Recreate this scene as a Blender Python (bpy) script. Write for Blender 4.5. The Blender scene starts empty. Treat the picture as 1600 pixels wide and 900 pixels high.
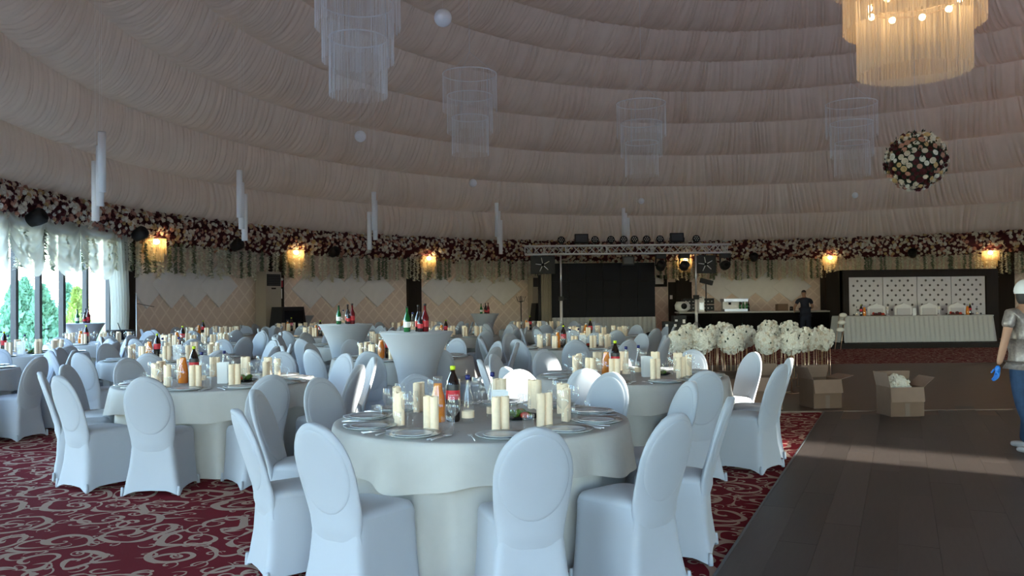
import bpy, bmesh, math, random
import numpy as np
from mathutils import Vector, Matrix, Euler
random.seed(7); rng = np.random.default_rng(7)
R = math.radians; PI = math.pi
scene = bpy.context.scene
COL = scene.collection
# ------------------------------------------------------------------ camera
CAMH = 1.5; FPX = 1300.0
cam_data = bpy.data.cameras.new('camera'); cam_data.sensor_width = 36; cam_data.lens = FPX / 1600 * 36
cam_data.clip_start = .05; cam_data.clip_end = 500
cam = bpy.data.objects.new('camera', cam_data); COL.objects.link(cam)
CAM_M = Matrix.Translation((0, 0, CAMH)) @ Matrix.Rotation(R(90 + .79), 4, 'X') @ Matrix.Rotation(R(-.6), 4, 'Z')
cam.matrix_world = CAM_M; scene.camera = cam
def at(px, py, Y):
    d = CAM_M.to_3x3() @ Vector(((px - 800) / FPX, -(py - 450) / FPX, -1)); d *= Y / d.y
    return Vector((d.x, d.y, d.z + CAMH))
# ------------------------------------------------------------------ light
SKY_STRENGTH = 2.75; SUN_STRENGTH = 50.0
world = bpy.data.worlds.new('world'); scene.world = world; world.use_nodes = True
wn = world.node_tree.nodes; wl = world.node_tree.links; wn.clear()
sky = wn.new('ShaderNodeTexSky'); sky.sky_type = 'NISHITA'; sky.sun_disc = False
sky.sun_elevation = R(40); sky.sun_rotation = R(124); sky.air_density = 1.2; sky.dust_density = .4; sky.ozone_density = 2.0
bg = wn.new('ShaderNodeBackground'); bg.inputs['Strength'].default_value = SKY_STRENGTH
wo = wn.new('ShaderNodeOutputWorld'); wl.new(sky.outputs[0], bg.inputs[0]); wl.new(bg.outputs[0], wo.inputs[0])
SUN_DIR = Vector((-.825, .565, 0)).normalized(); SUN_EL = R(7.5)
sun_d = bpy.data.lights.new('sun', 'SUN'); sun_d.energy = SUN_STRENGTH; sun_d.angle = R(.6); sun_d.color = (1, .93, .84)
sun = bpy.data.objects.new('sun', sun_d); COL.objects.link(sun)
sun.rotation_euler = Vector((SUN_DIR.x * math.cos(SUN_EL), SUN_DIR.y * math.cos(SUN_EL), -math.sin(SUN_EL))).to_track_quat('-Z', 'Y').to_euler()
scene.view_settings.view_transform = 'Standard'; scene.view_settings.look = 'None'
scene.view_settings.exposure = 0.22; scene.view_settings.gamma = 1; scene.view_settings.use_curve_mapping = False
scene.cycles.max_bounces = 10; scene.cycles.diffuse_bounces = 6; scene.cycles.glossy_bounces = 8
scene.cycles.transparent_max_bounces = 24; scene.cycles.caustics_reflective = False; scene.cycles.caustics_refractive = False
scene.cycles.sample_clamp_indirect = 6
# hall: round room, centre CX,CY, radius RW
CX, CY, RW, EAVE = 6.8, 16.1, 15.9, 3.65
RV = 19.8                                   # glazed foyer ring behind the camera
def pol(a, r, z=0.0):
    return Vector((CX + r * math.cos(R(a)), CY + r * math.sin(R(a)), z))
def hit(px, r=RW):                           # far wall point under a picture column
    d = (px - 800) / FPX; a = 1 + d * d; b = -2 * (d * CX + CY); c = CX**2 + CY**2 - r * r
    t = (-b + math.sqrt(b * b - 4 * a * c)) / (2 * a)
    return math.degrees(math.atan2(t - CY, d * t - CX)) % 360
def portal(a0, a1, r, z0, z1):
    p = (pol(a0, r) + pol(a1, r)) / 2; w = (pol(a0, r) - pol(a1, r)).length
    d = bpy.data.lights.new('window_portal', 'AREA'); d.shape = 'RECTANGLE'; d.size = w; d.size_y = z1 - z0
    d.cycles.is_portal = True
    o = bpy.data.objects.new('window_portal', d); COL.objects.link(o)
    o.location = (p.x, p.y, (z0 + z1) / 2)
    n = Vector((CX - p.x, CY - p.y, 0)).normalized(); o.rotation_euler = n.to_track_quat('-Z', 'Y').to_euler()
# ------------------------------------------------------------------ materials
MATS = {}
ordn = ['first', 'second', 'third', 'fourth', 'fifth', 'sixth', 'seventh', 'eighth']
def mat(name, col, rough=.6, metal=0.0, spec=.4, var=.08, nscale=6.0, bump=0.0, bscale=60.0, emit=None, estr=0.0, sheen=0.0, col2=None, stretch=None, trans=0.0, objrand=0.0):
    m = bpy.data.materials.new(name); m.use_nodes = True; nt = m.node_tree; b = nt.nodes['Principled BSDF']
    b.inputs['Roughness'].default_value = rough; b.inputs['Metallic'].default_value = metal
    b.inputs['Specular IOR Level'].default_value = spec
    tc = nt.nodes.new('ShaderNodeTexCoord'); mp = nt.nodes.new('ShaderNodeMapping')
    if stretch: mp.inputs['Scale'].default_value = stretch
    nt.links.new(tc.outputs['Object'], mp.inputs[0])
    nz = nt.nodes.new('ShaderNodeTexNoise'); nz.inputs['Scale'].default_value = nscale; nz.inputs['Detail'].default_value = 3
    nt.links.new(mp.outputs[0], nz.inputs['Vector'])
    mx = nt.nodes.new('ShaderNodeMix'); mx.data_type = 'RGBA'
    c = Vector(col); c2 = Vector(col2) if col2 else c * (1 - var * 2)
    mx.inputs[6].default_value = (*c2, 1); mx.inputs[7].default_value = (*[min(1, v * (1 + var)) for v in c], 1)
    nt.links.new(nz.outputs[0], mx.inputs[0]); out = mx.outputs[2]
    if objrand:
        oi = nt.nodes.new('ShaderNodeObjectInfo'); mr = nt.nodes.new('ShaderNodeMapRange')
        mr.inputs[3].default_value = 1 - objrand; mr.inputs[4].default_value = 1 + objrand
        nt.links.new(oi.outputs['Random'], mr.inputs[0])
        vm = nt.nodes.new('ShaderNodeVectorMath'); vm.operation = 'SCALE'
        nt.links.new(out, vm.inputs[0]); nt.links.new(mr.outputs[0], vm.inputs['Scale']); out = vm.outputs[0]
    nt.links.new(out, b.inputs['Base Color'])
    if bump:
        n2 = nt.nodes.new('ShaderNodeTexNoise'); n2.inputs['Scale'].default_value = bscale; nt.links.new(mp.outputs[0], n2.inputs['Vector'])
        bp = nt.nodes.new('ShaderNodeBump'); bp.inputs['Strength'].default_value = bump; bp.inputs['Distance'].default_value = .01
        nt.links.new(n2.outputs[0], bp.inputs['Height']); nt.links.new(bp.outputs[0], b.inputs['Normal'])
    if emit: b.inputs['Emission Color'].default_value = (*emit, 1); b.inputs['Emission Strength'].default_value = estr
    if sheen: b.inputs['Sheen Weight'].default_value = sheen
    if trans:
        tr = nt.nodes.new('ShaderNodeBsdfTranslucent'); tr.inputs[0].default_value = (*col, 1)
        ms = nt.nodes.new('ShaderNodeMixShader'); ms.inputs[0].default_value = trans
        o = nt.nodes['Material Output']; nt.links.new(b.outputs[0], ms.inputs[1]); nt.links.new(tr.outputs[0], ms.inputs[2]); nt.links.new(ms.outputs[0], o.inputs[0])
    MATS[name] = m; return m
def glass(name, tint=(1, 1, 1), lo=.04, hi=.35, glint_mix=0.0, rough=.02):
    m = bpy.data.materials.new(name); m.use_nodes = True; nt = m.node_tree; nt.nodes.clear()
    o = nt.nodes.new('ShaderNodeOutputMaterial'); t = nt.nodes.new('ShaderNodeBsdfTransparent'); g = nt.nodes.new('ShaderNodeBsdfGlossy'); d = nt.nodes.new('ShaderNodeBsdfDiffuse')
    t.inputs[0].default_value = (*tint, 1); g.inputs['Roughness'].default_value = rough; d.inputs[0].default_value = (.9, .9, .9, 1)
    lw = nt.nodes.new('ShaderNodeLayerWeight'); lw.inputs[0].default_value = .5; pw = nt.nodes.new('ShaderNodeMath'); pw.operation = 'POWER'; pw.inputs[1].default_value = 3
    mr = nt.nodes.new('ShaderNodeMapRange'); mr.inputs[3].default_value = lo; mr.inputs[4].default_value = hi
    nz = nt.nodes.new('ShaderNodeTexNoise'); nz.inputs['Scale'].default_value = 3
    nr = nt.nodes.new('ShaderNodeMapRange'); nr.inputs[3].default_value = glint_mix * .6; nr.inputs[4].default_value = glint_mix * 1.4
    nt.links.new(lw.outputs['Facing'], pw.inputs[0]); nt.links.new(pw.outputs[0], mr.inputs[0]); nt.links.new(nz.outputs[0], nr.inputs[0])
    mx = nt.nodes.new('ShaderNodeMixShader'); nt.links.new(mr.outputs[0], mx.inputs[0]); nt.links.new(t.outputs[0], mx.inputs[1]); nt.links.new(g.outputs[0], mx.inputs[2])
    m2 = nt.nodes.new('ShaderNodeMixShader'); nt.links.new(nr.outputs[0], m2.inputs[0]); nt.links.new(mx.outputs[0], m2.inputs[1]); nt.links.new(d.outputs[0], m2.inputs[2])  # white diffuse share mixed in to stand for bright glints
    nt.links.new(m2.outputs[0], o.inputs[0]); MATS[name] = m; return m
def sheer(name, col, alpha):
    m = bpy.data.materials.new(name); m.use_nodes = True; nt = m.node_tree; nt.nodes.clear()
    o = nt.nodes.new('ShaderNodeOutputMaterial'); t = nt.nodes.new('ShaderNodeBsdfTransparent'); tl = nt.nodes.new('ShaderNodeBsdfTranslucent'); d = nt.nodes.new('ShaderNodeBsdfDiffuse')
    nz = nt.nodes.new('ShaderNodeTexNoise'); nz.inputs['Scale'].default_value = 9
    mr = nt.nodes.new('ShaderNodeMapRange'); mr.inputs[3].default_value = alpha - .05; mr.inputs[4].default_value = min(1, alpha + .05)
    nt.links.new(nz.outputs[0], mr.inputs[0])
    for n in (tl, d): n.inputs[0].default_value = (*col, 1)
    m1 = nt.nodes.new('ShaderNodeMixShader'); m1.inputs[0].default_value = .5; nt.links.new(tl.outputs[0], m1.inputs[1]); nt.links.new(d.outputs[0], m1.inputs[2])
    m2 = nt.nodes.new('ShaderNodeMixShader'); nt.links.new(mr.outputs[0], m2.inputs[0]); nt.links.new(t.outputs[0], m2.inputs[1]); nt.links.new(m1.outputs[0], m2.inputs[2])
    nt.links.new(m2.outputs[0], o.inputs[0]); MATS[name] = m; return m
mat('spandex', (.385, .408, .455), .7, var=.02, sheen=.2, bump=.05, bscale=25, trans=.08)
mat('cloth', (.45, .44, .42), .8, var=.03, nscale=14, bump=.15, bscale=18)
mat('drape', (.74, .60, .485), .85, var=.06, nscale=2.5, bump=.1, bscale=30, trans=.12)
mat('shell', (.70, .60, .52), .9, trans=.08)
mat('dark_wood', (.024, .018, .015), .7, spec=.2, var=.2, nscale=5, stretch=(6, 6, .5))
mat('white_panel', (.80, .78, .78), .55, var=.04)
mat('paint_white', (.75, .74, .73), .5, var=.03)
mat('black', (.012, .012, .014), .55, var=.2)
mat('black_gloss', (.006, .006, .010), .55, spec=.15, var=.2)
mat('steel', (.72, .73, .76), .28, metal=.7, var=.05)
mat('alu', (.78, .75, .73), .4, metal=.15, var=.05)
mat('gold', (.62, .43, .30), .3, metal=.9, var=.08)
mat('frame_grey', (.055, .06, .07), .4)
mat('napkin', (.84, .67, .48), .85, var=.06, nscale=40, bump=.2, bscale=120)
mat('plate', (.52, .55, .57), .12, spec=.6, var=.03)
mat('plate_rim', (.66, .70, .71), .08, spec=.8, var=.03)
mat('juice', (.85, .27, .006), .15, var=.06, trans=.25)
mat('cola', (.012, .006, .004), .08, spec=.8)
mat('label_red', (.55, .015, .03), .4, var=.05)
mat('label_white', (.8, .8, .8), .5)
mat('lime_cap', (.5, .65, .02), .4); mat('blue_cap', (.01, .015, .12), .4); mat('black_cap', (.02, .02, .02), .4)
mat('card', (.78, .79, .80), .7, var=.03)
mat('card_mark', (.45, .48, .5), .7)
mat('leaf', (.035, .075, .025), .6, var=.3, trans=.2); mat('leaf_dark', (.018, .035, .02), .6, var=.3)
mat('salad', (.10, .2, .02), .5, var=.4, nscale=60); mat('tomato', (.5, .04, .02), .3)
mat('petal_cream', (.72, .62, .50), .7, var=.06, trans=.1); mat('petal_white', (.80, .76, .68), .7, var=.05, trans=.1)
mat('petal_blush', (.58, .30, .22), .7, var=.1, trans=.1); mat('petal_burgundy', (.085, .010, .016), .7, var=.2)
mat('petal_peach', (.66, .46, .22), .7, var=.1, trans=.1)
mat('strand_white', (.86, .84, .72), .8, var=.12, nscale=30, trans=.2); mat('strand_green', (.26, .32, .22), .8, var=.3, nscale=30, trans=.2)
mat('cardboard', (.15, .092, .06), .85, var=.08, nscale=10); mat('cardboard_in', (.22, .145, .105), .85, var=.08); mat('tape', (.16, .11, .08), .3)
mat('skin', (.33, .18, .12), .55, var=.06); mat('jeans', (.018, .045, .10), .85, var=.2, nscale=20, bump=.2, bscale=80)
mat('sequin', (.22, .19, .18), .35, metal=.3, var=.5, nscale=45, col2=(.06, .05, .05)); mat('glove', (.02, .16, .55), .45)
mat('cap_white', (.62, .64, .68), .7); mat('hair', (.02, .018, .02), .6); mat('shoe', (.4, .4, .42), .6); mat('navy', (.008, .010, .022), .8, var=.2); mat('trousers', (.010, .014, .03), .85)
mat('string', (.92, .88, .85), .3, var=.05, trans=.35); mat('string_warm', (.78, .66, .50), .35, var=.05, trans=.45)
mat('ring_white', (.92, .90, .88), .4); mat('tube', (.93, .91, .90), .5, var=.02)
mat('bulb', (1, .9, .7), .5, emit=(1, .72, .38), estr=22); mat('crystal', (.75, .6, .35), .2, spec=.8, var=.1, trans=.5)
mat('cabinet', (.40, .35, .28), .5, var=.03); mat('sign_red', (.45, .02, .04), .5)
mat('green_glass', (.01, .12, .03), .08, spec=.8); mat('red_drink', (.14, .008, .012), .1, spec=.7); mat('dark_bottle', (.03, .02, .02), .08, spec=.8)
mat('orange_drink', (.75, .10, .01), .15)
mat('tuft', (.58, .56, .57), .6, var=.03, bump=.1); mat('button', (.10, .09, .09), .4)
mat('counter_top', (.35, .33, .31), .35); mat('bar_front', (.006, .005, .0045), .85, spec=.1, var=.2, stretch=(1, 1, .2))
mat('lawn', (.12, .22, .05), .9, var=.3); mat('thuja', (.22, .45, .28), .7, var=.3, trans=.2); mat('thuja_yellow', (.45, .6, .15), .7, var=.3, trans=.2); mat('bounce_paving', (.78, .76, .73), .8)
mat('plank', (.058, .045, .040), .42, spec=.3, var=.16, nscale=3, stretch=(14, 1.2, 1), objrand=.2, bump=.05, bscale=20)
mat('dance_floor', (.105, .062, .040), .42, spec=.3, var=.22, nscale=2.5, stretch=(1.0, 12, 1))
mat('plaster', (.36, .33, .31), .85)
glass('clear_glass', (.985, .99, .99), .05, .5, .03, .04); glass('pane', (.94, .97, .96), .03, .5, .0)
sheer('sheer', (.62, .62, .56), .95)
def nodes_of(m): return m.node_tree.nodes, m.node_tree.links, m.node_tree.nodes['Principled BSDF']
def carpet_mat():
    m = bpy.data.materials.new('carpet'); m.use_nodes = True; N, L, b = nodes_of(m)
    b.inputs['Roughness'].default_value = .95; b.inputs['Specular IOR Level'].default_value = .1
    def math_(op, a, b_=None, c=None):
        n = N.new('ShaderNodeMath'); n.operation = op
        for i, v in enumerate((a, b_, c)):
            if v is None: continue
            if isinstance(v, (int, float)): n.inputs[i].default_value = v
            else: L.new(v, n.inputs[i])
        return n.outputs[0]
    tc = N.new('ShaderNodeTexCoord')
    nz = N.new('ShaderNodeTexNoise'); nz.inputs['Scale'].default_value = 2.2; nz.inputs['Detail'].default_value = 1; L.new(tc.outputs['Object'], nz.inputs['Vector'])
    sub = N.new('ShaderNodeVectorMath'); sub.operation = 'SUBTRACT'; L.new(nz.outputs['Color'], sub.inputs[0]); sub.inputs[1].default_value = (.5, .5, .5)
    sc = N.new('ShaderNodeVectorMath'); sc.operation = 'SCALE'; sc.inputs['Scale'].default_value = .22; L.new(sub.outputs[0], sc.inputs[0])
    add = N.new('ShaderNodeVectorMath'); add.operation = 'ADD'; L.new(tc.outputs['Object'], add.inputs[0]); L.new(sc.outputs[0], add.inputs[1])
    def layer(scale, off, turns, wid, rmax):
        mp = N.new('ShaderNodeMapping'); mp.inputs['Scale'].default_value = (scale, scale, 0); mp.inputs['Location'].default_value = (off, off * .37, 0)
        L.new(add.outputs[0], mp.inputs[0])
        v = N.new('ShaderNodeTexVoronoi'); v.voronoi_dimensions = '2D'; v.inputs['Scale'].default_value = 1; v.inputs['Randomness'].default_value = .55; L.new(mp.outputs[0], v.inputs['Vector'])
        d = N.new('ShaderNodeVectorMath'); d.operation = 'SUBTRACT'; L.new(mp.outputs[0], d.inputs[0]); L.new(v.outputs['Position'], d.inputs[1])
        s = N.new('ShaderNodeSeparateXYZ'); L.new(d.outputs[0], s.inputs[0]); cs = N.new('ShaderNodeSeparateXYZ'); L.new(v.outputs['Color'], cs.inputs[0])
        r = v.outputs['Distance']
        th = math_('DIVIDE', math_('ARCTAN2', s.outputs[1], s.outputs[0]), 2 * PI)
        hand = math_('SUBTRACT', math_('MULTIPLY', math_('GREATER_THAN', cs.outputs[0], .5), 2), 1)
        ph = math_('ADD', math_('ADD', math_('MULTIPLY', th, hand), math_('MULTIPLY', math_('POWER', r, .75), turns)), cs.outputs[1])
        f = math_('ABSOLUTE', math_('SUBTRACT', math_('FRACT', ph), .5))
        # band swells and thins along its sweep
        w = math_('MULTIPLY', math_('ADD', .35, math_('ABSOLUTE', math_('SINE', math_('ADD', math_('MULTIPLY', th, PI * 2), math_('MULTIPLY', r, 9.0))))), wid)
        k = math_('LESS_THAN', f, w)
        return math_('MULTIPLY', k, math_('LESS_THAN', r, rmax))
    a = layer(2.3, .0, 2.6, .115, .62); c = layer(4.9, 5.3, 2.3, .10, .34)
    e = layer(3.2, 11.7, 2.0, .085, .40); mask = math_('MAXIMUM', math_('MAXIMUM', a, c), e)
    n2 = N.new('ShaderNodeTexNoise'); n2.inputs['Scale'].default_value = 180; L.new(tc.outputs['Object'], n2.inputs['Vector'])
    mx = N.new('ShaderNodeMix'); mx.data_type = 'RGBA'; L.new(mask, mx.inputs[0])
    mx.inputs[6].default_value = (.135, .007, .012, 1); mx.inputs[7].default_value = (.36, .245, .185, 1)
    vm = N.new('ShaderNodeVectorMath'); vm.operation = 'SCALE'; L.new(mx.outputs[2], vm.inputs[0])
    L.new(math_('ADD', .75, math_('MULTIPLY', n2.outputs[0], .5)), vm.inputs['Scale']); L.new(vm.outputs[0], b.inputs['Base Color'])
    bp = N.new('ShaderNodeBump'); bp.inputs['Strength'].default_value = .3; bp.inputs['Distance'].default_value = .005; L.new(n2.outputs[0], bp.inputs['Height']); L.new(bp.outputs[0], b.inputs['Normal'])
    MATS['carpet'] = m
carpet_mat()
def wallpaper_mat():
    m = bpy.data.materials.new('wallpaper'); m.use_nodes = True; N, L, b = nodes_of(m); b.inputs['Roughness'].default_value = .8
    def math_(op, a, b_=None):
        n = N.new('ShaderNodeMath'); n.operation = op
        for i, v in enumerate((a, b_)):
            if v is None: continue
            if isinstance(v, (int, float)): n.inputs[i].default_value = v
            else: L.new(v, n.inputs[i])
        return n.outputs[0]
    uv = N.new('ShaderNodeUVMap'); s = N.new('ShaderNodeSeparateXYZ'); L.new(uv.outputs[0], s.inputs[0])
    u = math_('DIVIDE', s.outputs[0], .42); v = math_('DIVIDE', s.outputs[1], .42)
    def line(x):
        f = math_('ABSOLUTE', math_('SUBTRACT', math_('FRACT', x), .5))
        return math_('LESS_THAN', f, .075)
    k = math_('MAXIMUM', line(math_('ADD', u, v)), line(math_('SUBTRACT', u, v)))
    nz = N.new('ShaderNodeTexNoise'); nz.inputs['Scale'].default_value = 9; L.new(uv.outputs[0], nz.inputs['Vector'])
    mx = N.new('ShaderNodeMix'); mx.data_type = 'RGBA'; L.new(math_('MULTIPLY', k, math_('ADD', .4, nz.outputs[0])), mx.inputs[0])
    mx.inputs[6].default_value = (.74, .60, .52, 1); mx.inputs[7].default_value = (.86, .73, .64, 1)
    L.new(mx.outputs[2], b.inputs['Base Color']); MATS['wallpaper'] = m
wallpaper_mat()
# ------------------------------------------------------------------ mesh helpers
class MB:
    def __init__(s): s.v = []; s.f = []
    def add(s, v, f):
        o = len(s.v); s.v += [tuple(p) for p in v]; s.f += [tuple(i + o for i in q) for q in f]; return s
    def box(s, x0, y0, z0, x1, y1, z1, M=None):
        v = [Vector((x, y, z)) for z in (z0, z1) for x, y in ((x0, y0), (x1, y0), (x1, y1), (x0, y1))]
        if M is not None: v = [M @ p for p in v]
        return s.add(v, [(3, 2, 1, 0), (4, 5, 6, 7), (0, 1, 5, 4), (1, 2, 6, 5), (2, 3, 7, 6), (3, 0, 4, 7)])
    def lathe(s, prof, n=24, M=None, caps=True):
        v = []; f = []
        for r, z in prof:
            for k in range(n):
                a = 2 * PI * k / n; p = Vector((r * math.cos(a), r * math.sin(a), z)); v.append(M @ p if M is not None else p)
        for i in range(len(prof) - 1):
            for k in range(n):
                k2 = (k + 1) % n; f.append((i * n + k, i * n + k2, (i + 1) * n + k2, (i + 1) * n + k))
        if caps:
            if prof[0][0] > 1e-4: f.append(tuple(range(n))[::-1])
            if prof[-1][0] > 1e-4: f.append(tuple((len(prof) - 1) * n + k for k in range(n)))
        return s.add(v, f)
    def tube(s, pts, r, n=8):
        pts = [Vector(p) for p in pts]; v = []; f = []
        rr = r if isinstance(r, (list, tuple)) else [r] * len(pts)
        for i, p in enumerate(pts):
            t = (pts[min(i + 1, len(pts) - 1)] - pts[max(i - 1, 0)]).normalized()
            u = t.cross(Vector((0, 0, 1)) if abs(t.z) < .95 else Vector((1, 0, 0))).normalized(); w = t.cross(u)
            for k in range(n):
                a = 2 * PI * k / n; v.append(p + (u * math.cos(a) + w * math.sin(a)) * rr[i])
        for i in range(len(pts) - 1):
            for k in range(n):
                k2 = (k + 1) % n; f.append((i * n + k, i * n + k2, (i + 1) * n + k2, (i + 1) * n + k))
        f.append(tuple(range(n))[::-1]); f.append(tuple((len(pts) - 1) * n + k for k in range(n)))
        return s.add(v, f)
    def torus(s, Rr, r, z=0, n=40, m=6):
        v = []; f = []
        for i in range(n):
            a = 2 * PI * i / n
            for j in range(m):
                b = 2 * PI * j / m; q = Rr + r * math.cos(b); v.append((q * math.cos(a), q * math.sin(a), z + r * math.sin(b)))
        for i in range(n):
            for j in range(m): f.append((i * m + j, ((i + 1) % n) * m + j, ((i + 1) % n) * m + (j + 1) % m, i * m + (j + 1) % m))
        return s.add(v, f)
    def grid(s, pts):                       # pts[i][j]
        n = len(pts); m = len(pts[0]); v = [p for row in pts for p in row]
        return s.add(v, [(i * m + j, i * m + j + 1, (i + 1) * m + j + 1, (i + 1) * m + j) for i in range(n - 1) for j in range(m - 1)])
    def ball(s, r, c=(0, 0, 0), n=12, m=8, sc=(1, 1, 1)):
        prof = [(r * math.sin(PI * i / m), -r * math.cos(PI * i / m)) for i in range(m + 1)]
        return s.lathe([(max(a, 1e-5), z) for a, z in prof], n, Matrix.Translation(c) @ Matrix.Diagonal((*sc, 1)), caps=False)
    def mesh(s, name, m, smooth=True):
        me = bpy.data.meshes.new(name); me.from_pydata(s.v, [], s.f); me.materials.append(MATS[m])
        if smooth: me.polygons.foreach_set('use_smooth', [True] * len(me.polygons))
        me.update(); return me
    def obj(s, name, m, parent=None, smooth=True, loc=None):
        return link(name, s.mesh(name, m, smooth), parent, loc)
def link(name, me, parent=None, loc=None, rz=0.0):
    o = bpy.data.objects.new(name, me); COL.objects.link(o)
    if parent is not None: o.parent = parent
    if loc is not None: o.location = loc
    if rz: o.rotation_euler = (0, 0, rz)
    return o
def tag(o, label, cat, group=None, kind=None):
    if label: o['label'] = label
    if cat: o['category'] = cat
    if group: o['group'] = group
    if kind: o['kind'] = kind
    return o
def thing(name, label, cat, loc=(0, 0, 0), rz=0.0, group=None):
    o = bpy.data.objects.new(name, None); o.empty_display_size = .1; COL.objects.link(o); o.location = loc; o.rotation_euler = (0, 0, rz)
    return tag(o, label, cat, group)
def struct(o): o['kind'] = 'structure'; return o
def flat(o):
    o.data.polygons.foreach_set('use_smooth', [False] * len(o.data.polygons)); return o
def np_mesh(name, V, F, m, smooth=True):
    me = bpy.data.meshes.new(name); me.vertices.add(len(V)); me.vertices.foreach_set('co', V.astype(np.float32).ravel())
    k = F.shape[1]; me.loops.add(F.size); me.loops.foreach_set('vertex_index', F.astype(np.int32).ravel())
    me.polygons.add(len(F)); me.polygons.foreach_set('loop_start', np.arange(0, F.size, k, dtype=np.int32)); me.polygons.foreach_set('loop_total', np.full(len(F), k, dtype=np.int32))
    if smooth: me.polygons.foreach_set('use_smooth', np.ones(len(F), dtype=bool))
    me.materials.append(MATS[m]); me.update(calc_edges=True); me.validate(); return me
def text_mesh(txt, size, m, bend=None, depth=0.0):
    cu = bpy.data.curves.new('lettering', 'FONT'); cu.body = txt; cu.size = size; cu.align_x = 'CENTER'; cu.align_y = 'CENTER'; cu.resolution_u = 2; cu.extrude = depth
    o = bpy.data.objects.new('lettering', cu); COL.objects.link(o); dg = bpy.context.evaluated_depsgraph_get()
    me = bpy.data.meshes.new_from_object(o.evaluated_get(dg)); bpy.data.objects.remove(o); bpy.data.curves.remove(cu)
    for v in me.vertices:                    # stand upright, facing -Y; bend round a bottle of radius `bend`
        x, z = v.co.x, v.co.y
        if bend: v.co = (bend * math.sin(x / bend), -bend * math.cos(x / bend), z)
        else: v.co = (x, -v.co.z, z)
    me.materials.clear(); me.materials.append(MATS[m]); return me
# ------------------------------------------------------------------ room shell
def arc_wall(name, a0, a1, r, z0, z1, m, th=.25, parent=None):
    n = max(2, int(abs(a1 - a0) / 1.5)); mb = MB(); 
    for i in range(n + 1):
        a = a0 + (a1 - a0) * i / n
        for rr, z in ((r, z0), (r, z1), (r + th, z1), (r + th, z0)): mb.v.append(tuple(pol(a, rr, z)))
    for i in range(n):
        for k in range(4): mb.f.append((i * 4 + k, i * 4 + (k + 1) % 4, i * 4 + 4 + (k + 1) % 4, i * 4 + 4 + k))
    mb.f.append((0, 3, 2, 1)); e = n * 4; mb.f.append((e, e + 1, e + 2, e + 3))
    o = mb.obj(name, m, parent, smooth=False)
    uvl = o.data.uv_layers.new(name='UVMap')
    for lp in o.data.loops:
        c = o.data.vertices[lp.vertex_index].co; uvl.data[lp.index].uv = (math.atan2(c.y - CY, c.x - CX) % (2 * PI) * r, c.z)
    if parent is None: struct(o)
    return o
floor = MB().lathe([(1e-4, -.12), (20.1, -.12), (20.1, 0), (1e-4, 0)], 96, Matrix.Translation((CX, CY, 0)), caps=False).obj('floor', 'carpet', smooth=False); struct(floor)
WA = 171.0                                   # windows start here on the left
arc_wall('wall_back', 30, WA, RW, 0, EAVE, 'wallpaper')
arc_wall('wall_right', 22, 30, RW, 0, EAVE, 'wallpaper'); arc_wall('wall_right_lintel', -49.6, 22, RW, 2.75, EAVE, 'plaster')
arc_wall('wall_left', WA, 215, RW, 3.35, EAVE, 'plaster')
# foyer ring: flat ceiling, side walls, outer wall with glazed openings
def ring_slab(name, a0, a1, r0, r1, z0, z1, m):
    mb = MB(); n = int(abs(a1 - a0) / 2)
    for i in range(n + 1):
        a = a0 + (a1 - a0) * i / n
        for rr, z in ((r0, z0), (r0, z1), (r1, z1), (r1, z0)): mb.v.append(tuple(pol(a, rr, z)))
    for i in range(n):
        for k in range(4): mb.f.append((i * 4 + k, i * 4 + (k + 1) % 4, i * 4 + 4 + (k + 1) % 4, i * 4 + 4 + k))
    mb.f.append((0, 3, 2, 1)); e = n * 4; mb.f.append((e, e + 1, e + 2, e + 3))
    return struct(mb.obj(name, m, smooth=False))
ring_slab('ceiling_foyer', 214, 311, RW - .1, RV + .2, EAVE, EAVE + .2, 'plaster')
for nm, a in (('wall_foyer_left', 215), ('wall_foyer_right', 310)):
    p, q = pol(a, RW), pol(a, RV + .2); d = (q - p).normalized(); nrm = Vector((-d.y, d.x, 0)) * .1
    struct(MB().add([p + nrm, q + nrm, q - nrm, p - nrm] + [x + Vector((0, 0, EAVE)) for x in (p + nrm, q + nrm, q - nrm, p - nrm)],
        [(3, 2, 1, 0), (4, 5, 6, 7), (0, 1, 5, 4), (1, 2, 6, 5), (2, 3, 7, 6), (3, 0, 4, 7)]).obj(nm, 'plaster', smooth=False))
WIN_N = [0]
def window_arc(a0, a1, r, z0, z1, npan):
    WIN_N[0] += 1
    w = struct(thing('window_%d' % WIN_N[0], None, None, (0, 0, 0)))
    for i in range(npan + 1):
        a = a0 + (a1 - a0) * i / npan; c = pol(a, r + .06); M = Matrix.Translation(c) @ Matrix.Rotation(R(a), 4, 'Z')
        MB().box(-.05, -.045, z0, .05, .045, z1, M).obj('mullion', 'frame_grey', w, smooth=False)
    for i in range(npan):
        pa, pb = pol(a0 + (a1 - a0) * i / npan, r + .06), pol(a0 + (a1 - a0) * (i + 1) / npan, r + .06); am = a0 + (a1 - a0) * (i + .5) / npan
        L = (pb - pa).length / 2; M = Matrix.Translation((pa + pb) / 2) @ Matrix.Rotation(R(am), 4, 'Z')
        MB().box(-.004, -L, z0 + .06, .004, L, z1 - .06, M).obj('pane', 'pane', w, smooth=False)
        f = MB(); f.box(-.04, -L, z0, .04, L, z0 + .08, M).box(-.04, -L, z1 - .08, .04, L, z1, M); f.obj('rail', 'frame_grey', w, smooth=False)
        if i % 2 == 0: MB().tube([M @ Vector((-.06, L - .06, 1.0)), M @ Vector((-.09, L - .06, 1.02)), M @ Vector((-.09, L - .2, 1.02))], .012, 6).obj('handle', 'black', w)
    return w
window_arc(WA + .3, 215, RW, 0, 3.35, 15)
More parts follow.
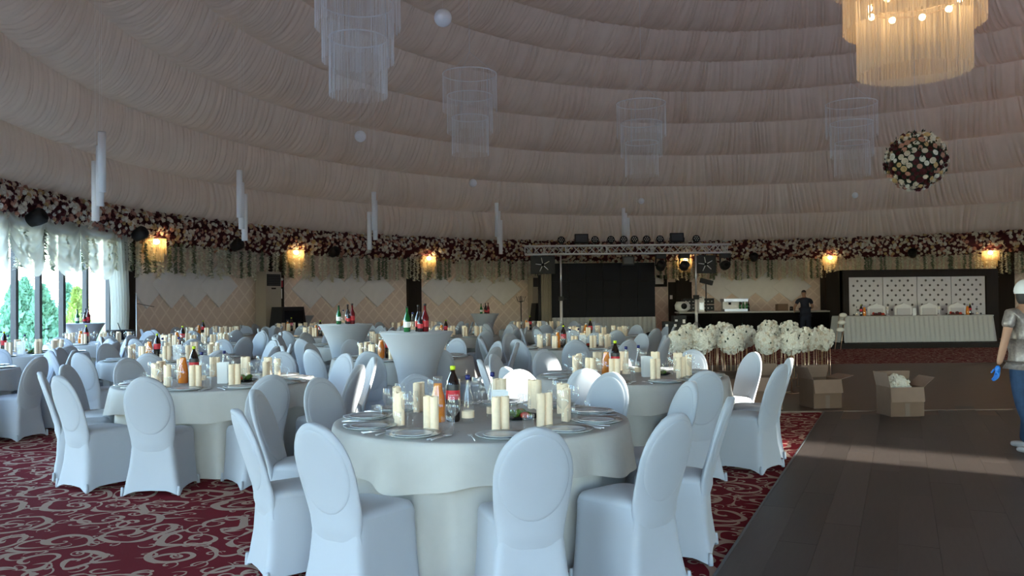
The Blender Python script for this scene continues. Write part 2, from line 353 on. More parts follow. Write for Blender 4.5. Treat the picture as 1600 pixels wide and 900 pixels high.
for a0 in (-49.4, -31.5, -13.6, 4.3):  # unseen right-hand windows, added to bring light to the ceiling
    window_arc(a0, a0 + 17.6, RW, 0, 2.75, 5); portal(a0, a0 + 17.6, RW + .3, 0, 2.75)
portal(171, 193, RW + .3, 0, 3.35); portal(193, 215, RW + .3, 0, 3.35)
# foyer wall: glazed all round, solid piers between the windows
k = 0; prev = 215
for a0, aw in ((217, 13.5), (235, 7), (247.5, 11.5), (262.5, 13.5), (279, 13.5), (294.5, 13.5)):
    a1 = a0 + aw
    arc_wall('wall_rear_%d' % k, prev, a0, RV, 0, EAVE, 'plaster'); k += 1
    arc_wall('wall_rear_%d' % k, a0, a1, RV, 3.35, EAVE, 'plaster'); k += 1
    window_arc(a0, a1, RV, 0, 3.35, 4); portal(a0, a1, RV + .25, 0, 3.35); prev = a1
arc_wall('wall_rear_%d' % k, prev, 310, RV, 0, EAVE, 'plaster')
# unseen wall added to block the sun; its gaps are cut to shape the beams
SD = SUN_DIR; SP = Vector((-SD.y, SD.x, 0)); BD = 34.0; TS = math.tan(SUN_EL)
bc = Vector((CX, CY, 0)) - SD * BD
def beam(x, y, hw, zlo, zhi):                # a gap that lights the point x,y between heights zlo..zhi
    v = Vector((x, y, 0)) - bc; u = v.dot(SP); d = v.dot(SD); return (u - hw, u + hw, zlo + d * TS, zhi + d * TS)
gaps = sorted([beam(2.4, 8.40, .42, -1.5, 2.1), beam(-6.2, 11.5, .6, -.3, .5)])
blocker_ = struct(thing('wall_sun_blocker', None, None, bc))
u0 = -34.0; BHH = 11.0
def slab(u0, u1, z0, z1):
    MB().box(u0, 0, z0, u1, 1, z1).obj('wall', 'plaster', blocker_, smooth=False)  # one piece of the added sun blocker
blocker_.rotation_euler = (0, 0, math.atan2(SP.y, SP.x))
for g0, g1, z0, z1 in gaps:
    slab(u0, g0, -.3, BHH); slab(g0, g1, -.3, max(-.2, z0)); slab(g0, g1, z1, BHH); u0 = g1
slab(u0, 34, -.3, BHH)
# dome: shell made slightly translucent for added fill light + tiers of gathered drape
TR = [15.9, 15.55, 15.0, 14.15, 13.1, 12.0, 10.8, 9.5, 8.1, 6.6, 5.0, 3.2, .6]
TZ = [3.64, 4.63, 5.69, 6.70, 7.65, 8.50, 9.20, 9.78, 10.22, 10.62, 10.93, 11.13, 11.25]
shell = MB().lathe([(RW + .25, EAVE)] + [(r + .12, z + .12) for r, z in zip(TR, TZ)] + [(1e-4, 11.4)], 120, Matrix.Translation((CX, CY, 0)), caps=False).obj('ceiling', 'shell'); struct(shell)
for k in range(len(TR) - 1):
    r0, z0, r1, z1 = TR[k], TZ[k], TR[k + 1], TZ[k + 1]
    n = int(4200 * max(.25, r0 / RW)); rows = 8
    th = np.linspace(0, 2 * PI, n, endpoint=False)
    P = int(31 * r0)
    wob = .9 * np.sin(th * 37 + k) + .7 * np.sin(th * 71 + 2.1 * k) + .6 * np.sin(th * 113 + k * k)
    ampm = .65 + .35 * np.sin(th * 53 + 1.3 * k) * np.sin(th * 29 + .4 * k)
    pl = 2.2 * np.abs(np.sin(th * P / 2 + wob * 1.4)) ** .6 - 1.2 + .6 * np.abs(np.sin(th * P * .93 + 1.7 * wob + k))
    seam = np.exp(-((((th * 180 / PI + 3.75) % 15) - 7.5) / .22) ** 2)      # sewn panel joints
    dl = math.hypot(r1 - r0, z1 - z0); nr, nz = -(z1 - z0) / dl, (r1 - r0) / dl   # towards the room
    V = np.zeros((rows, n, 3))
    for j in range(rows):
        s = j / (rows - 1)
        sag = .24 * math.sin(PI * min(1, s ** .75)) ** .9
        am = .016 + .056 * math.sin(PI * s) ** .7
        slip = .05 * (s - .5) * np.sin(th * 19 + k * 2)
        off = sag + am * ampm * pl - seam * .07 * math.sin(PI * s) + .03
        rr = r0 + (r1 - r0) * s + nr * off; zz = z0 + (z1 - z0) * s + nz * off
        V[j, :, 0] = rr * np.cos(th + slip * .3); V[j, :, 1] = rr * np.sin(th + slip * .3); V[j, :, 2] = zz
    V[:, :, 0] += CX; V[:, :, 1] += CY
    I = np.arange(n); F = np.concatenate([np.stack([j * n + I, j * n + (I + 1) % n, (j + 1) * n + (I + 1) % n, (j + 1) * n + I], 1) for j in range(rows - 1)])
    link('drape_tier', np_mesh('drape_tier', V.reshape(-1, 3), F, 'drape'), shell)
def dome_z(x, y):
    r = math.hypot(x - CX, y - CY)
    return float(np.interp(-r, [-v for v in TR], TZ))
# pilasters
for px in (192, 428, 645, 846, 1066, 1293, 1572):
    a = hit(px) ; M = Matrix.Translation(pol(a, RW)) @ Matrix.Rotation(R(a), 4, 'Z')
    o = MB().box(-.14, -.26, 0, .1, .26, 3.4, M).obj('trim_%d' % (px // 100), 'dark_wood', smooth=False); struct(o)
# aisle of laminate planks and dance floor
AD = Vector((2.96, 6.32, 0)).normalized(); AN = Vector((AD.y, -AD.x, 0)); A0 = Vector((1.07, 4.48, 0))
fa = struct(thing('floor_aisle', None, None, (0, 0, 0)))
pm = [MB().box(-.1094, -.6918, 0, .1094, .6918, .010).mesh('plank', 'plank', False)]
ang = math.atan2(-AD.x, AD.y)
Yend = 10.8
base = MB(); c0 = A0 - AD * 6.2; c1 = A0 + AD * ((Yend - A0.y) / AD.y)
w = 7.8; c2 = A0 + AN * w + AD * ((Yend - A0.y - AN.y * w) / AD.y); c3 = c0 + AN * w
base.add([c0, c3, c2, c1] + [p + Vector((0, 0, .004)) for p in (c0, c3, c2, c1)], [(4, 5, 6, 7), (0, 1, 5, 4), (2, 3, 7, 6), (1, 2, 6, 5), (3, 0, 4, 7)]).obj('underlay', 'dance_floor', fa, smooth=False)
npl = 0
for i in range(36):
    for j in range(10):
        p = A0 + AN * (.12 + .22 * i) + AD * (-4.6 + 1.385 * j + (i * .53 % 1.385))
        if p.y > Yend - .3 or (p.x - 800 / FPX * p.y > 1.6) or p.y < .3: continue
        o = link('plank', pm[0], fa, (p.x, p.y, .004 + random.random() * .0008)); o.rotation_euler = (0, 0, ang); npl += 1
struct(MB().box(2.45, Yend, 0, 14.5, 18.3, .008).obj('floor_dance', 'dance_floor', smooth=False))
struct(MB().box(2.45, Yend - .03, 0, 14.5, Yend + .01, .017).obj('trim_threshold', 'tape', smooth=False))
struct(MB().tube([A0 - AD * 6 + Vector((0, 0, .008)), c1 + Vector((0, 0, .008))], .012, 6).obj('trim_aisle', 'frame_grey'))
# ------------------------------------------------------------------ outside the windows
struct(MB().lathe([(1e-4, -.3), (150, -.3)], 48, Matrix.Translation((CX, CY, 0)), caps=False).obj('ground', 'lawn', smooth=False))
struct(ring_slab('ground_bounce_terrace', 150, 390, RW + .3, RW + 16, -.29, -.03, 'bounce_paving'))  # pale ground ring added to bounce daylight up to the ceiling
def tree(x, y, h, r, m, label):
    t = thing('conifer_tree', label, 'tree', (x, y, -.3), group='trees beyond the terrace')
    MB().tube([(0, 0, 0), (0, 0, h * .9)], [.09, .02], 6).obj('trunk', 'dark_wood', t)
    n = 2600; s = rng.random(n) ** .8; a = rng.random(n) * 2 * PI; rad = r * (1 - s) ** .7 * (.55 + .5 * rng.random(n)) * (1 + .25 * np.sin(3 * a + 9 * s))
    c = np.stack([rad * np.cos(a), rad * np.sin(a), .25 + s * (h - .25)], 1); q = .09 + .10 * rng.random(n)
    d1 = rng.normal(size=(n, 3)); d1[:, 2] += 1.5; d1 /= np.linalg.norm(d1, axis=1)[:, None]; d2 = np.cross(d1, rng.normal(size=(n, 3))); d2 /= np.linalg.norm(d2, axis=1)[:, None]
    V = np.stack([c - d2 * q[:, None] * .4, c + d1 * q[:, None], c + d2 * q[:, None] * .4, c - d1 * q[:, None] * .6], 1).reshape(-1, 3)
    o = link('foliage', np_mesh('foliage', V, np.arange(4 * n).reshape(-1, 4), m, False), t); o['kind'] = 'stuff'
for px, Y, h, r, m, lb in ((38, 24, 2.5, .75, 'thuja', 'blue-green conifer behind the second glass door pane'), (66, 23.5, 2.3, .6, 'thuja', 'dark conifer behind the middle glass door pane'),
        (106, 27, 2.4, .55, 'thuja', 'rounded green conifer beside the yellow-green bush outside'), (121, 23, 2.2, .42, 'thuja_yellow', 'yellow-green bush outside the rightmost glass pane'),
        (22, 33, 2.6, .8, 'thuja', 'pale conifer at the left outside the doors')):
    tree((px - 800) / FPX * Y, Y, h, r, m, lb)
# ------------------------------------------------------------------ sheer swags and side tail
def swag(a0, a1, zt, zb, r, name, label, n=26, m=40):
    pts = []
    for j in range(m + 1):
        s = j / m; row = []
        for i in range(n + 1):
            u = i / n; e = 4 * u * (1 - u)
            drop = (zt - zb) * (s * (.45 + .55 * e ** .6))
            z = zt - drop; fold = .03 * math.sin(s * 26) * (.4 + .6 * e) + .16 * e * s
            row.append(tuple(pol(a0 + (a1 - a0) * u, r - fold, z)))
        pts.append(row)
    o = MB().grid(pts).obj(name, 'sheer'); return tag(o, label, 'curtain', 'sheer swags over the glass doors')
sl = ['sheer white swag nearest the side curtain tail', 'sheer white swag second from the side curtain tail', 'sheer white swag third from the side curtain tail, at the frame edge']
a = 172.6
for i in range(5):
    swag(a, a + 4.7, 3.3, 2.0, RW - .34, 'swag_curtain', sl[i] if i < 3 else 'sheer white swag left of the frame, %s beyond its edge' % ordn[i - 3])
    if i < 3:
        o = swag(a + 3.6, a + 5.8, 3.2, 2.1, RW - .16, 'swag_curtain', ['short inner sheer swag behind the first two large swags', 'short inner sheer swag behind the second and third large swags'][i] if i < 2 else 'short inner sheer swag at the left frame edge')
    a += 4.7
pts = []
for j in range(15):
    z = 3.2 - 3.15 * j / 14; row = []
    for i in range(41):
        u = i / 40; aa = 170.6 + (2.9 - .9 * (j / 14) ** .6) * u
        row.append(tuple(pol(aa, RW - .22 - .05 * math.sin(u * 40 + .5 * math.sin(j)) - .06 * math.sin(PI * j / 14), z)))
    pts.append(row)
tag(MB().grid(pts).obj('side_curtain', 'sheer'), 'long sheer white curtain tail hanging beside the dark pilaster', 'curtain')
# ------------------------------------------------------------------ flowers
def flower_mb():
    mb = MB()
    for ring, (n, r, h, tilt) in enumerate(((6, .050, .004, .25), (5, .034, .018, .8), (3, .018, .028, 1.2))):
        for k in range(n):
            a = 2 * PI * (k + .5 * ring) / n; w = r * 1.25 * PI / n
            d = Vector((math.cos(a), math.sin(a), 0)); t = Vector((-d.y, d.x, 0)); up = Vector((0, 0, 1))
            p0 = up * h; p1 = d * r * .7 * math.cos(tilt) + up * (h + r * .7 * math.sin(tilt)); p2 = d * r * math.cos(tilt * 1.2) + up * (h + r * math.sin(tilt * .8))
            mb.add([p0, p1 + t * w, p2, p1 - t * w], [(0, 1, 2, 3)])
    mb.ball(.030, (0, 0, .012), 6, 4)
    return mb
FL = flower_mb(); FV = np.array(FL.v); FF4 = FL.f
PET = ['petal_cream', 'petal_white', 'petal_blush', 'petal_burgundy', 'petal_peach']
FM = {p: FL.mesh('flower', p) for p in PET}
def tri_faces(fs):
    out = []
    for f in fs:
        for i in range(1, len(f) - 1): out.append((f[0], f[i], f[i + 1]))
    return np.array(out)
FT = tri_faces(FF4)
def frames(nrm):
    nrm = nrm / np.linalg.norm(nrm, axis=1)[:, None]; up = np.tile([.3, .2, 1.0], (len(nrm), 1)); x = np.cross(up, nrm); x /= np.linalg.norm(x, axis=1)[:, None]; y = np.cross(nrm, x); return x, y, nrm
def scatter(name, P, N, S, T, Tf, m, parent=None):
    x, y, z = frames(N); n = len(P)
    V = P[:, None, :] + S[:, None, None] * (T[None, :, 0:1] * x[:, None, :] + T[None, :, 1:2] * y[:, None, :] + T[None, :, 2:3] * z[:, None, :])
    F = (np.arange(n)[:, None, None] * len(T) + Tf[None]).reshape(-1, 3)
    return link(name, np_mesh(name, V.reshape(-1, 3), F, m), parent)
def place_flower(me, p, nrm, s, parent):
    o = link('flower', me, parent, p); o.rotation_euler = Vector(nrm).to_track_quat('Z', 'Y').to_euler(); o.scale = (s, s, s); return o
GA0, GA1 = 40, 190                           # garland arc in view
gar = thing('flower_garland', 'long garland of cream, blush and burgundy flowers along the eave', 'garland', tuple(pol(115, RW - .3, 3.3)))
gar.location = (0, 0, 0)
pts = []
for i in range(101):
    a = GA0 + (GA1 - GA0) * i / 100
    pts.append([tuple(pol(a, RW - .06 - .34 * math.sin(PI * t) ** .8, 3.68 - .78 * t)) for t in np.linspace(0, 1, 7)])
MB().grid(pts).obj('backing', 'petal_burgundy', gar)
nfl = 5200; cnt = 0; buckets = {p: [] for p in PET}; prob = [.30, .17, .17, .28, .08]
ga = rng.random(nfl) * (GA1 - GA0) + GA0
for a in ga:
    t = random.random(); bul = .34 * math.sin(PI * t) ** .8
    if t > .8 and random.random() < .3: t += random.random() * .12
    p = pol(a, RW - .07 - bul - random.random() * .05, 3.70 - .80 * t)
    nr = Vector((math.cos(R(a)), math.sin(R(a)), 0)) * -1; nrm = nr + Vector((random.gauss(0, .35), random.gauss(0, .35), (.5 - t) * 1.6 + random.gauss(0, .3)))
    c = np.random.default_rng(cnt).choice(5, p=prob); s = random.uniform(.95, 1.5); cnt += 1
    buckets[PET[c]].append((a, p, nrm, s))
near = sorted([(b[0], PET.index(k), b) for k in PET for b in buckets[k]], key=lambda q: -q[0] if 160 < q[0] < 184 else 0)[:300]
nearset = set(id(q[2]) for q in near)
for _, c, (a, p, nrm, s) in near: place_flower(FM[PET[c]], p, nrm, s, gar)
for k in PET:
    B = [b for b in buckets[k] if id(b) not in nearset]
    o = scatter('flower_mass', np.array([b[1] for b in B]), np.array([b[2] for b in B]), np.array([b[3] for b in B]), FV, FT, k, gar); o['kind'] = 'stuff'
def strand_mesh(L, m, seed, dens=1.0):
    r = np.random.default_rng(seed); n = int(L * 120 * dens); mb = MB()
    mb.tube([(0, 0, 0), (r.normal() * .01, 0, -L)], .004, 4)
    for k in range(n):
        z = -L * (k + r.random()) / n; a = r.random() * 2 * PI; d = Vector((math.cos(a), math.sin(a), -.5 - r.random())).normalized(); t = Vector((-math.sin(a), math.cos(a), 0)); q = .042 * (.7 + .6 * r.random())
        p = Vector((0, 0, z)); mb.add([p, p + d * q * .6 + t * q * .42, p + d * q * 1.3, p + d * q * .6 - t * q * .42], [(0, 1, 2, 3)])
    return mb.mesh('hanging_strand', m, False)
SM = [strand_mesh(random.uniform(.58, .84), m, i) for i, m in enumerate(['strand_white'] * 6 + ['strand_green'] * 3)]
for i in range(292):
    a = 186.5 - (186.5 - 46) * (i + random.random() * .8) / 292
    o = link('hanging_strand', SM[random.randrange(6) if random.random() < .72 else 6 + random.randrange(3)], gar, tuple(pol(a, RW - .16 - random.random() * .22, 2.98 - random.random() * .1)))
    o.rotation_euler = (0, 0, random.random() * 6.28); o.scale = (1.9, 1.9, 1)
# hanging flower ball
c = at(1431, 252, 11.0); rb = .37
fb = thing('hanging_flower_ball', 'big ball of burgundy, cream and blush flowers hanging at right', 'flower ball', c)
MB().ball(rb * .9, n=20, m=14).obj('core', 'leaf_dark', fb)
for i in range(260):
    z = 1 - 2 * (i + .5) / 260; ph = i * 2.39996; rr = math.sqrt(1 - z * z); n = Vector((rr * math.cos(ph), rr * math.sin(ph), z))
    place_flower(FM[PET[np.random.default_rng(900 + i).choice(5, p=[.26, .2, .14, .32, .08])]], n * rb * (.93 + .08 * random.random()), n + Vector((random.gauss(0, .2), random.gauss(0, .2), random.gauss(0, .2))), random.uniform(.65, 1.0), fb)
LFV = np.array([(0, 0, 0), (.018, .02, .004), (0, .055, .012), (-.018, .02, .004)]); LFT = np.array([(0, 1, 2), (0, 2, 3)])
n = 420; N = rng.normal(size=(n, 3)); N /= np.linalg.norm(N, axis=1)[:, None]
o = scatter('leaf_sprigs', N * rb * (.95 + .1 * rng.random((n, 1))), N + rng.normal(size=(n, 3)) * 1.0, np.full(n, .9), LFV, LFT, 'leaf_dark', fb); o['kind'] = 'stuff'
MB().tube([(0, 0, rb * .9), (0, 0, dome_z(c.x, c.y) - c.z)], .003, 4).obj('wire', 'steel', fb)
# ------------------------------------------------------------------ things hanging from the dome
for px, py, Y, d, lb in ((692, 28, 13.9, .30, 'largest white paper lantern ball, high beside the left chandelier'), (563, 213, 19.5, .27, 'white paper lantern ball below the left chandelier'),
        (739, 286, 25, .24, 'small white lantern ball below the second chandelier'), (1002, 314, 27.5, .2, 'tiny white lantern ball below the third chandelier'), (1336, 305, 26, .19, 'tiny white lantern ball left of the hanging flower ball')):
    c = at(px, py, Y); t = thing('lantern_ball', lb, 'lantern', c, group='white lantern balls')
    mb = MB(); prof = [(max(1e-4, d / 2 * math.sin(PI * i / 24) * (1 - .012 * (i % 2))), -d / 2 * math.cos(PI * i / 24)) for i in range(25)]; mb.lathe(prof, 24, caps=False); mb.obj('globe', 'tube', t)
    MB().tube([(0, 0, d / 2 - .01), (0, 0, dome_z(c.x, c.y) - c.z)], .0015, 4).obj('string', 'ring_white', t)
tl = ['first cluster of white tubes from the left, before the flower garland', 'second cluster of white tubes from the left', 'third cluster of white tubes from the left, middle one', 'fourth cluster of white tubes from the left', 'rightmost cluster of white tubes, above the truss']
for k, (px, Y, spec) in enumerate(((156, 13.8, ((159, 206, 300), (156, 228, 322), (149, 252, 345))), (377, 17.6, ((374, 266, 340), (377, 285, 358), (382, 303, 376))),
        (581, 22, ((584, 300, 360), (586, 313, 375), (577, 331, 390))), (778, 26, ((776, 317, 370), (779, 330, 381), (782, 344, 397))), (977, 28.5, ((974, 325, 372), (977, 333, 380), (981, 340, 386))))):
    c = at(px, spec[0][1], Y); t = thing('pendant_tubes', tl[k], 'pendant lamp', (c.x, c.y, c.z), group='clusters of white pendant tubes')
    for q, (tx, y0, y1) in enumerate(spec):
        a_, b_ = at(tx, y0, Y + .1 * (q - 1)), at(tx, y1, Y + .1 * (q - 1)); rad = .062
        o = MB().lathe([(rad * .85, 0), (rad, .0), (rad, a_.z - b_.z), (rad * .85, a_.z - b_.z)], 18).obj('tube', 'tube', t, loc=(a_.x - c.x, a_.y - c.y, b_.z - c.z))
        for p in o.data.polygons: p.use_smooth = len(p.vertices) == 4
        MB().tube([(a_.x - c.x, a_.y - c.y, a_.z - c.z), (a_.x - c.x, a_.y - c.y, dome_z(a_.x, a_.y) - c.z)], .0015, 4).obj('cord', 'ring_white', t)
def strands(r, z0, z1, n, w, seed, jit=.03):
    g = np.random.default_rng(seed); a = np.arange(n) * 2 * PI / n + g.normal(size=n) * .3 / n; zz = z0 + g.random(n) * jit; V = []
    for dx in (-1, 1):
        for z in (zz, np.full(n, z1)):
            rr = r + g.normal(size=n) * .004; V.append(np.stack([rr * np.cos(a) - dx * w / 2 * np.sin(a), rr * np.sin(a) + dx * w / 2 * np.cos(a), z], 1))
    V = np.stack([V[0], V[2], V[3], V[1]], 1).reshape(-1, 3)
    return V, np.arange(4 * n).reshape(-1, 4)
def chandelier(px, ybot, Y, dia, label, lit=False, h=None, nst=220):
    b = at(px, ybot, Y); hh = .62 * dia / 1.2 if h is None else h
    t = thing('chandelier', label, 'chandelier', b, group='tiered string chandeliers')
    sm = 'string_warm' if lit else 'string'
    for k, f in enumerate((.68, .84, 1.0)):
        r = dia / 2 * f; z0 = hh * k * .78; z1 = z0 + hh * 1.35
        V, F = strands(r, z0, z1, int(nst * f * (2.2 if lit else 1)), .0045 if not lit else .0052, px + k)
        o = link('string_tier', np_mesh('string_tier', V, F, sm, False), t); o['kind'] = 'stuff'
        MB().torus(r, .011, z1, 48, 6).obj('tier_ring', 'ring_white' if not lit else 'gold', t)
    top = hh * .78 * 2 + hh * 1.35
    for k in range(3):
        a = k * 2.094; MB().tube([(dia * .33 * math.cos(a), dia * .33 * math.sin(a), hh * 1.35), (dia * .33 * math.cos(a), dia * .33 * math.sin(a), top)], .006, 5).obj('rod', 'steel', t)
        MB().tube([(dia * .49 * math.cos(a), dia * .49 * math.sin(a), top), (0, 0, top + .5)], .003, 4).obj('hanger', 'steel', t)
    MB().tube([(0, 0, top + .5), (0, 0, dome_z(b.x, b.y) - b.z)], .004, 4).obj('cable', 'steel', t)
    if lit:
        zr = hh * 1.20; rr = dia * .27; MB().torus(rr, .012, zr, 40, 6).obj('bulb_ring', 'gold', t)
        for k in range(9):
            a = 2 * PI * (k + .3) / 9; MB().ball(.045, (rr * math.cos(a), rr * math.sin(a), zr - .03), 10, 8).obj('bulb', 'bulb', t)
        for k in range(3):
            a = 2 * PI * k / 3; d = bpy.data.lights.new('bulb_glow', 'POINT'); d.energy = 7; d.color = (1, .70, .38); d.shadow_soft_size = .08
            o = bpy.data.objects.new('bulb_glow', d); COL.objects.link(o); o.parent = t; o.location = (rr * math.cos(a) * .5, rr * math.sin(a) * .5, zr + .05)
    return t
chandelier(560, 152, 12.0, 1.22, 'unlit three-tier string chandelier at upper left')
chandelier(735, 243, 18.4, 1.2, 'unlit string chandelier second from the left', h=.62, nst=170)
chandelier(1003, 276, 20.5, 1.2, 'faint unlit string chandelier over the middle', h=.62, nst=120)
chandelier(1332, 276, 20.5, 1.2, 'faint unlit string chandelier left of the flower ball', h=.62, nst=120)
chandelier(1428, 116, 11.0, 2.05, 'big lit warm string chandelier at upper right', True, h=.78, nst=330)
# ------------------------------------------------------------------ wall furniture
def on_wall(px, r=RW): a = hit(px, r); return a, Matrix.Rotation(R(a) + PI / 2, 4, 'Z')    # local -Y... faces the room with +Y
sc_l = ['warm crystal wall lamp beside the side curtain', 'warm crystal wall lamp above the red fire sign', 'warm crystal wall lamp on the middle dark pilaster', 'warm crystal wall lamp behind the truss light',
        'warm crystal wall lamp left of the head table', 'warm crystal wall lamp right of the head table']
for k, (px, z) in enumerate(((224, 3.02), (450, 3.02), (662, 3.0), (1068, 3.0), (1297, 3.0), (1551, 3.0))):
    a = hit(px); c = pol(a, RW - .30, z); t = thing('wall_sconce', sc_l[k], 'wall lamp', c, R(a), 'crystal wall lamps'); t.scale = (1, 1, .9)
    MB().box(.2, -.1, -.1, .32, .1, .12).obj('wall_plate', 'gold', t, smooth=False)
    MB().torus(.26, .012, 0, 28, 5).obj('rim', 'gold', t)
    MB().tube([(.25, 0, 0), (-.05, 0, .02), (-.05, 0, -.02)], .01, 5).obj('arm', 'gold', t)
    V, F = strands(.26, -.42, 0, 90, .011, k, .06); o = link('crystal_fringe', np_mesh('crystal_fringe', V, F, 'crystal', False), t); o['kind'] = 'stuff'
    V, F = strands(.2, -.62, -.2, 60, .010, k + 9, .06); o = link('crystal_fringe', np_mesh('crystal_fringe', V, F, 'crystal', False), t); o['kind'] = 'stuff'
    MB().ball(.075, (-.05, 0, -.08), 12, 8).obj('bulb', 'bulb', t)
    d = bpy.data.lights.new('sconce_glow', 'POINT'); d.energy = 7; d.color = (1, .66, .28); d.shadow_soft_size = .08
    o = bpy.data.objects.new('sconce_glow', d); COL.objects.link(o); o.parent = t; o.location = (-.14, 0, -.1)
def diamond(w, h, d):
    mb = MB(); o = [(-w, 0), (0, -h), (w, 0), (0, h)]; i_ = [(x * .97, z * .97) for x, z in o]
    mb.v = [(0, x, z) for x, z in o] + [(-d * .8, x, z) for x, z in o] + [(-d, x, z) for x, z in i_]
    for k in range(4):
        q = (k + 1) % 4; mb.f += [(k, q, 4 + q, 4 + k), (4 + k, 4 + q, 8 + q, 8 + k)]
    mb.f.append((8, 9, 10, 11)); return mb
DM = diamond(.72, .58, .05).mesh('diamond', 'white_panel', False)
for px, lb, z0 in ((284, 'zigzag panel of white diamonds left of the tall beige cabinet', 1.95), (536, 'zigzag panel of white diamonds right of the fire sign', 1.88), (735, 'zigzag panel of white diamonds behind the small cocktail table', 1.88), (1180, 'zigzag panel of white diamonds behind the bar', 1.88)):
    a = hit(px); t = thing('diamond_panel', lb, 'wall panel', pol(a, RW, z0), group='white diamond wall panels')
    for i in range(4):
        aa = a - math.degrees((i - 1.5) * .88 / RW); p = pol(aa, RW - .02 * (i % 2) - .005, z0) - pol(a, RW, z0)
        link('diamond', DM, t, p, R(aa))
# tall cabinets in front of the wall, drapes and boxes below
for px, lb, lb2, lb3 in ((405, 'tall beige cabinet with dark top grille beside the dark pilaster', 'black flared box on the skirted side table at left', 'small side table with beige pleated skirt at left wall'),
        (834, 'tall beige cabinet with dark top grille left of the stage', 'black square box on the skirted side table near the stage', 'small side table with pleated skirt left of the screen')):
    a = hit(px); c = pol(a, RW - .35); t = thing('tall_cabinet', lb, 'cabinet', c, R(a) + PI / 2)
    MB().box(-.3, -.2, 0, .3, .2, 2.35).obj('body', 'cabinet', t, smooth=False)
    g = MB().box(-.26, .2, 1.95, .26, .215, 2.28).obj('grille', 'black', t, smooth=False)
    MB().box(-.08, .2, 1.86, .08, .212, 1.90).obj('badge', 'dark_wood', t, smooth=False)
    for i in range(6): MB().box(-.25, .215, 1.98 + .05 * i, .25, .222, 2.0 + .05 * i).obj('slat', 'frame_grey', g, smooth=False)
    c = pol(a + .9, RW - 1.3); t = thing('side_table', lb3, 'table', c, R(a) + PI / 2)
    MB().box(-.55, -.3, .70, .55, .3, .74).obj('top', 'cloth', t, smooth=False)
    pts = []
    per = [(-.55, -.3), (.55, -.3), (.55, .3), (-.55, .3), (-.55, -.3)]
    for zz in (0, .72):
        row = []
        for i in range(161):
            s = i / 160 * 4; q = min(3, int(s)); u = s - q; x = per[q][0] + (per[q + 1][0] - per[q][0]) * u; y = per[q][1] + (per[q + 1][1] - per[q][1]) * u
            k = 1 + .03 * math.sin(i * 1.5); row.append((x * k, y * k, zz))
        pts.append(row)
    MB().grid(pts).obj('pleated_skirt', 'cabinet', t)
    t = thing('speaker_box', lb2, 'loudspeaker', (c.x, c.y, .74), R(a) + PI / 2)
    mb = MB(); w0 = .5 if px < 500 else .42
    mb.add([(-w0, -.22, 0), (w0, -.22, 0), (w0, .22, 0), (-w0, .22, 0), (-w0 * .82, -.2, .62), (w0 * .82, -.2, .62), (w0 * .82, .2, .62), (-w0 * .82, .2, .62)], [(3, 2, 1, 0), (4, 5, 6, 7), (0, 1, 5, 4), (1, 2, 6, 5), (2, 3, 7, 6), (3, 0, 4, 7)])
    mb.obj('body', 'black', t, smooth=False); MB().box(-w0 * .7, .2, .06, w0 * .7, .235, .52).obj('grille', 'black_gloss', t, smooth=False)
# fire sign
a = hit(431); c = pol(a, RW - .145, 1.88); t = thing('fire_sign', 'small red fire equipment sign on the dark pilaster', 'sign', c, R(a) + PI / 2)
MB().box(-.13, -.004, .05, .13, .004, .32).obj('red_plate', 'sign_red', t, smooth=False); MB().box(-.13, -.005, .24, .13, .006, .32).obj('white_band', 'label_white', t, smooth=False)
lo = MB().box(-.1, -.004, -.28, .1, .004, 0).obj('white_plate', 'label_white', t, smooth=False)
MB().box(-.06, .004, -.24, .06, .007, -.05).obj('red_field', 'sign_red', lo, smooth=False)
mb = MB().box(-.022, .007, -.22, .022, .010, -.10); mb.box(-.010, .007, -.10, .010, .010, -.075); mb.obj('symbol', 'label_white', lo, smooth=False)
# small black loudspeakers under the garland
ls_l = ['black ceiling loudspeaker under the garland at the left frame edge', 'black loudspeaker between the swags and the first wall lamp', 'black loudspeaker above the first diamond panel', 'black loudspeaker above the second diamond panel',
        'black loudspeaker above the bar counter', 'black loudspeaker above the head table']
for k, (px, z) in enumerate(((10, 3.05), (186, 3.05), (347, 3.02), (505, 3.0), (1176, 2.98), (1428, 2.98))):
    a = hit(px); t = thing('small_speaker', ls_l[k], 'loudspeaker', pol(a, RW - .50, z), R(a) + PI / 2, 'small black loudspeakers under the garland')
    MB().lathe([(.05, -.16), (.12, -.12), (.15, .02), (.15, .14), (.10, .18)], 16, Matrix.Rotation(R(-65), 4, 'X')).obj('housing', 'black', t)
    MB().lathe([(.11, .18), (.07, .15), (.02, .15)], 16, Matrix.Rotation(R(-65), 4, 'X')).obj('cone', 'black_gloss', t)
    MB().tube([(0, 0, 0), (0, -.3, .3)], .012, 6).obj('bracket', 'black', t)
def coat_rack(p, h, label):
    t = thing('coat_rack', label, 'coat rack', p)
    MB().tube([(0, 0, 0), (0, 0, h)], .018, 8).obj('pole', 'black', t)
    for i in range(4):
        a = i * PI / 2 + .4; d = Vector((math.cos(a), math.sin(a), 0))
        MB().tube([d * 0 + Vector((0, 0, h - .22)), d * .12 + Vector((0, 0, h - .18)), d * .17 + Vector((0, 0, h - .02))], .01, 6).obj('hook', 'black', t)
        MB().tube([Vector((0, 0, .16)), d * .15 + Vector((0, 0, .13)), d * .26 + Vector((0, 0, .0))], .014, 6).obj('foot', 'black', t)
p = at(809, 0, 29); coat_rack((p.x, p.y, 0), 1.62, 'black coat rack with curved hooks left of the stage')
p = at(211, 0, 18.2); t = thing('pole_stand', 'slim bright metal pole stand in front of the left wall', 'stand', (p.x, p.y, 0))
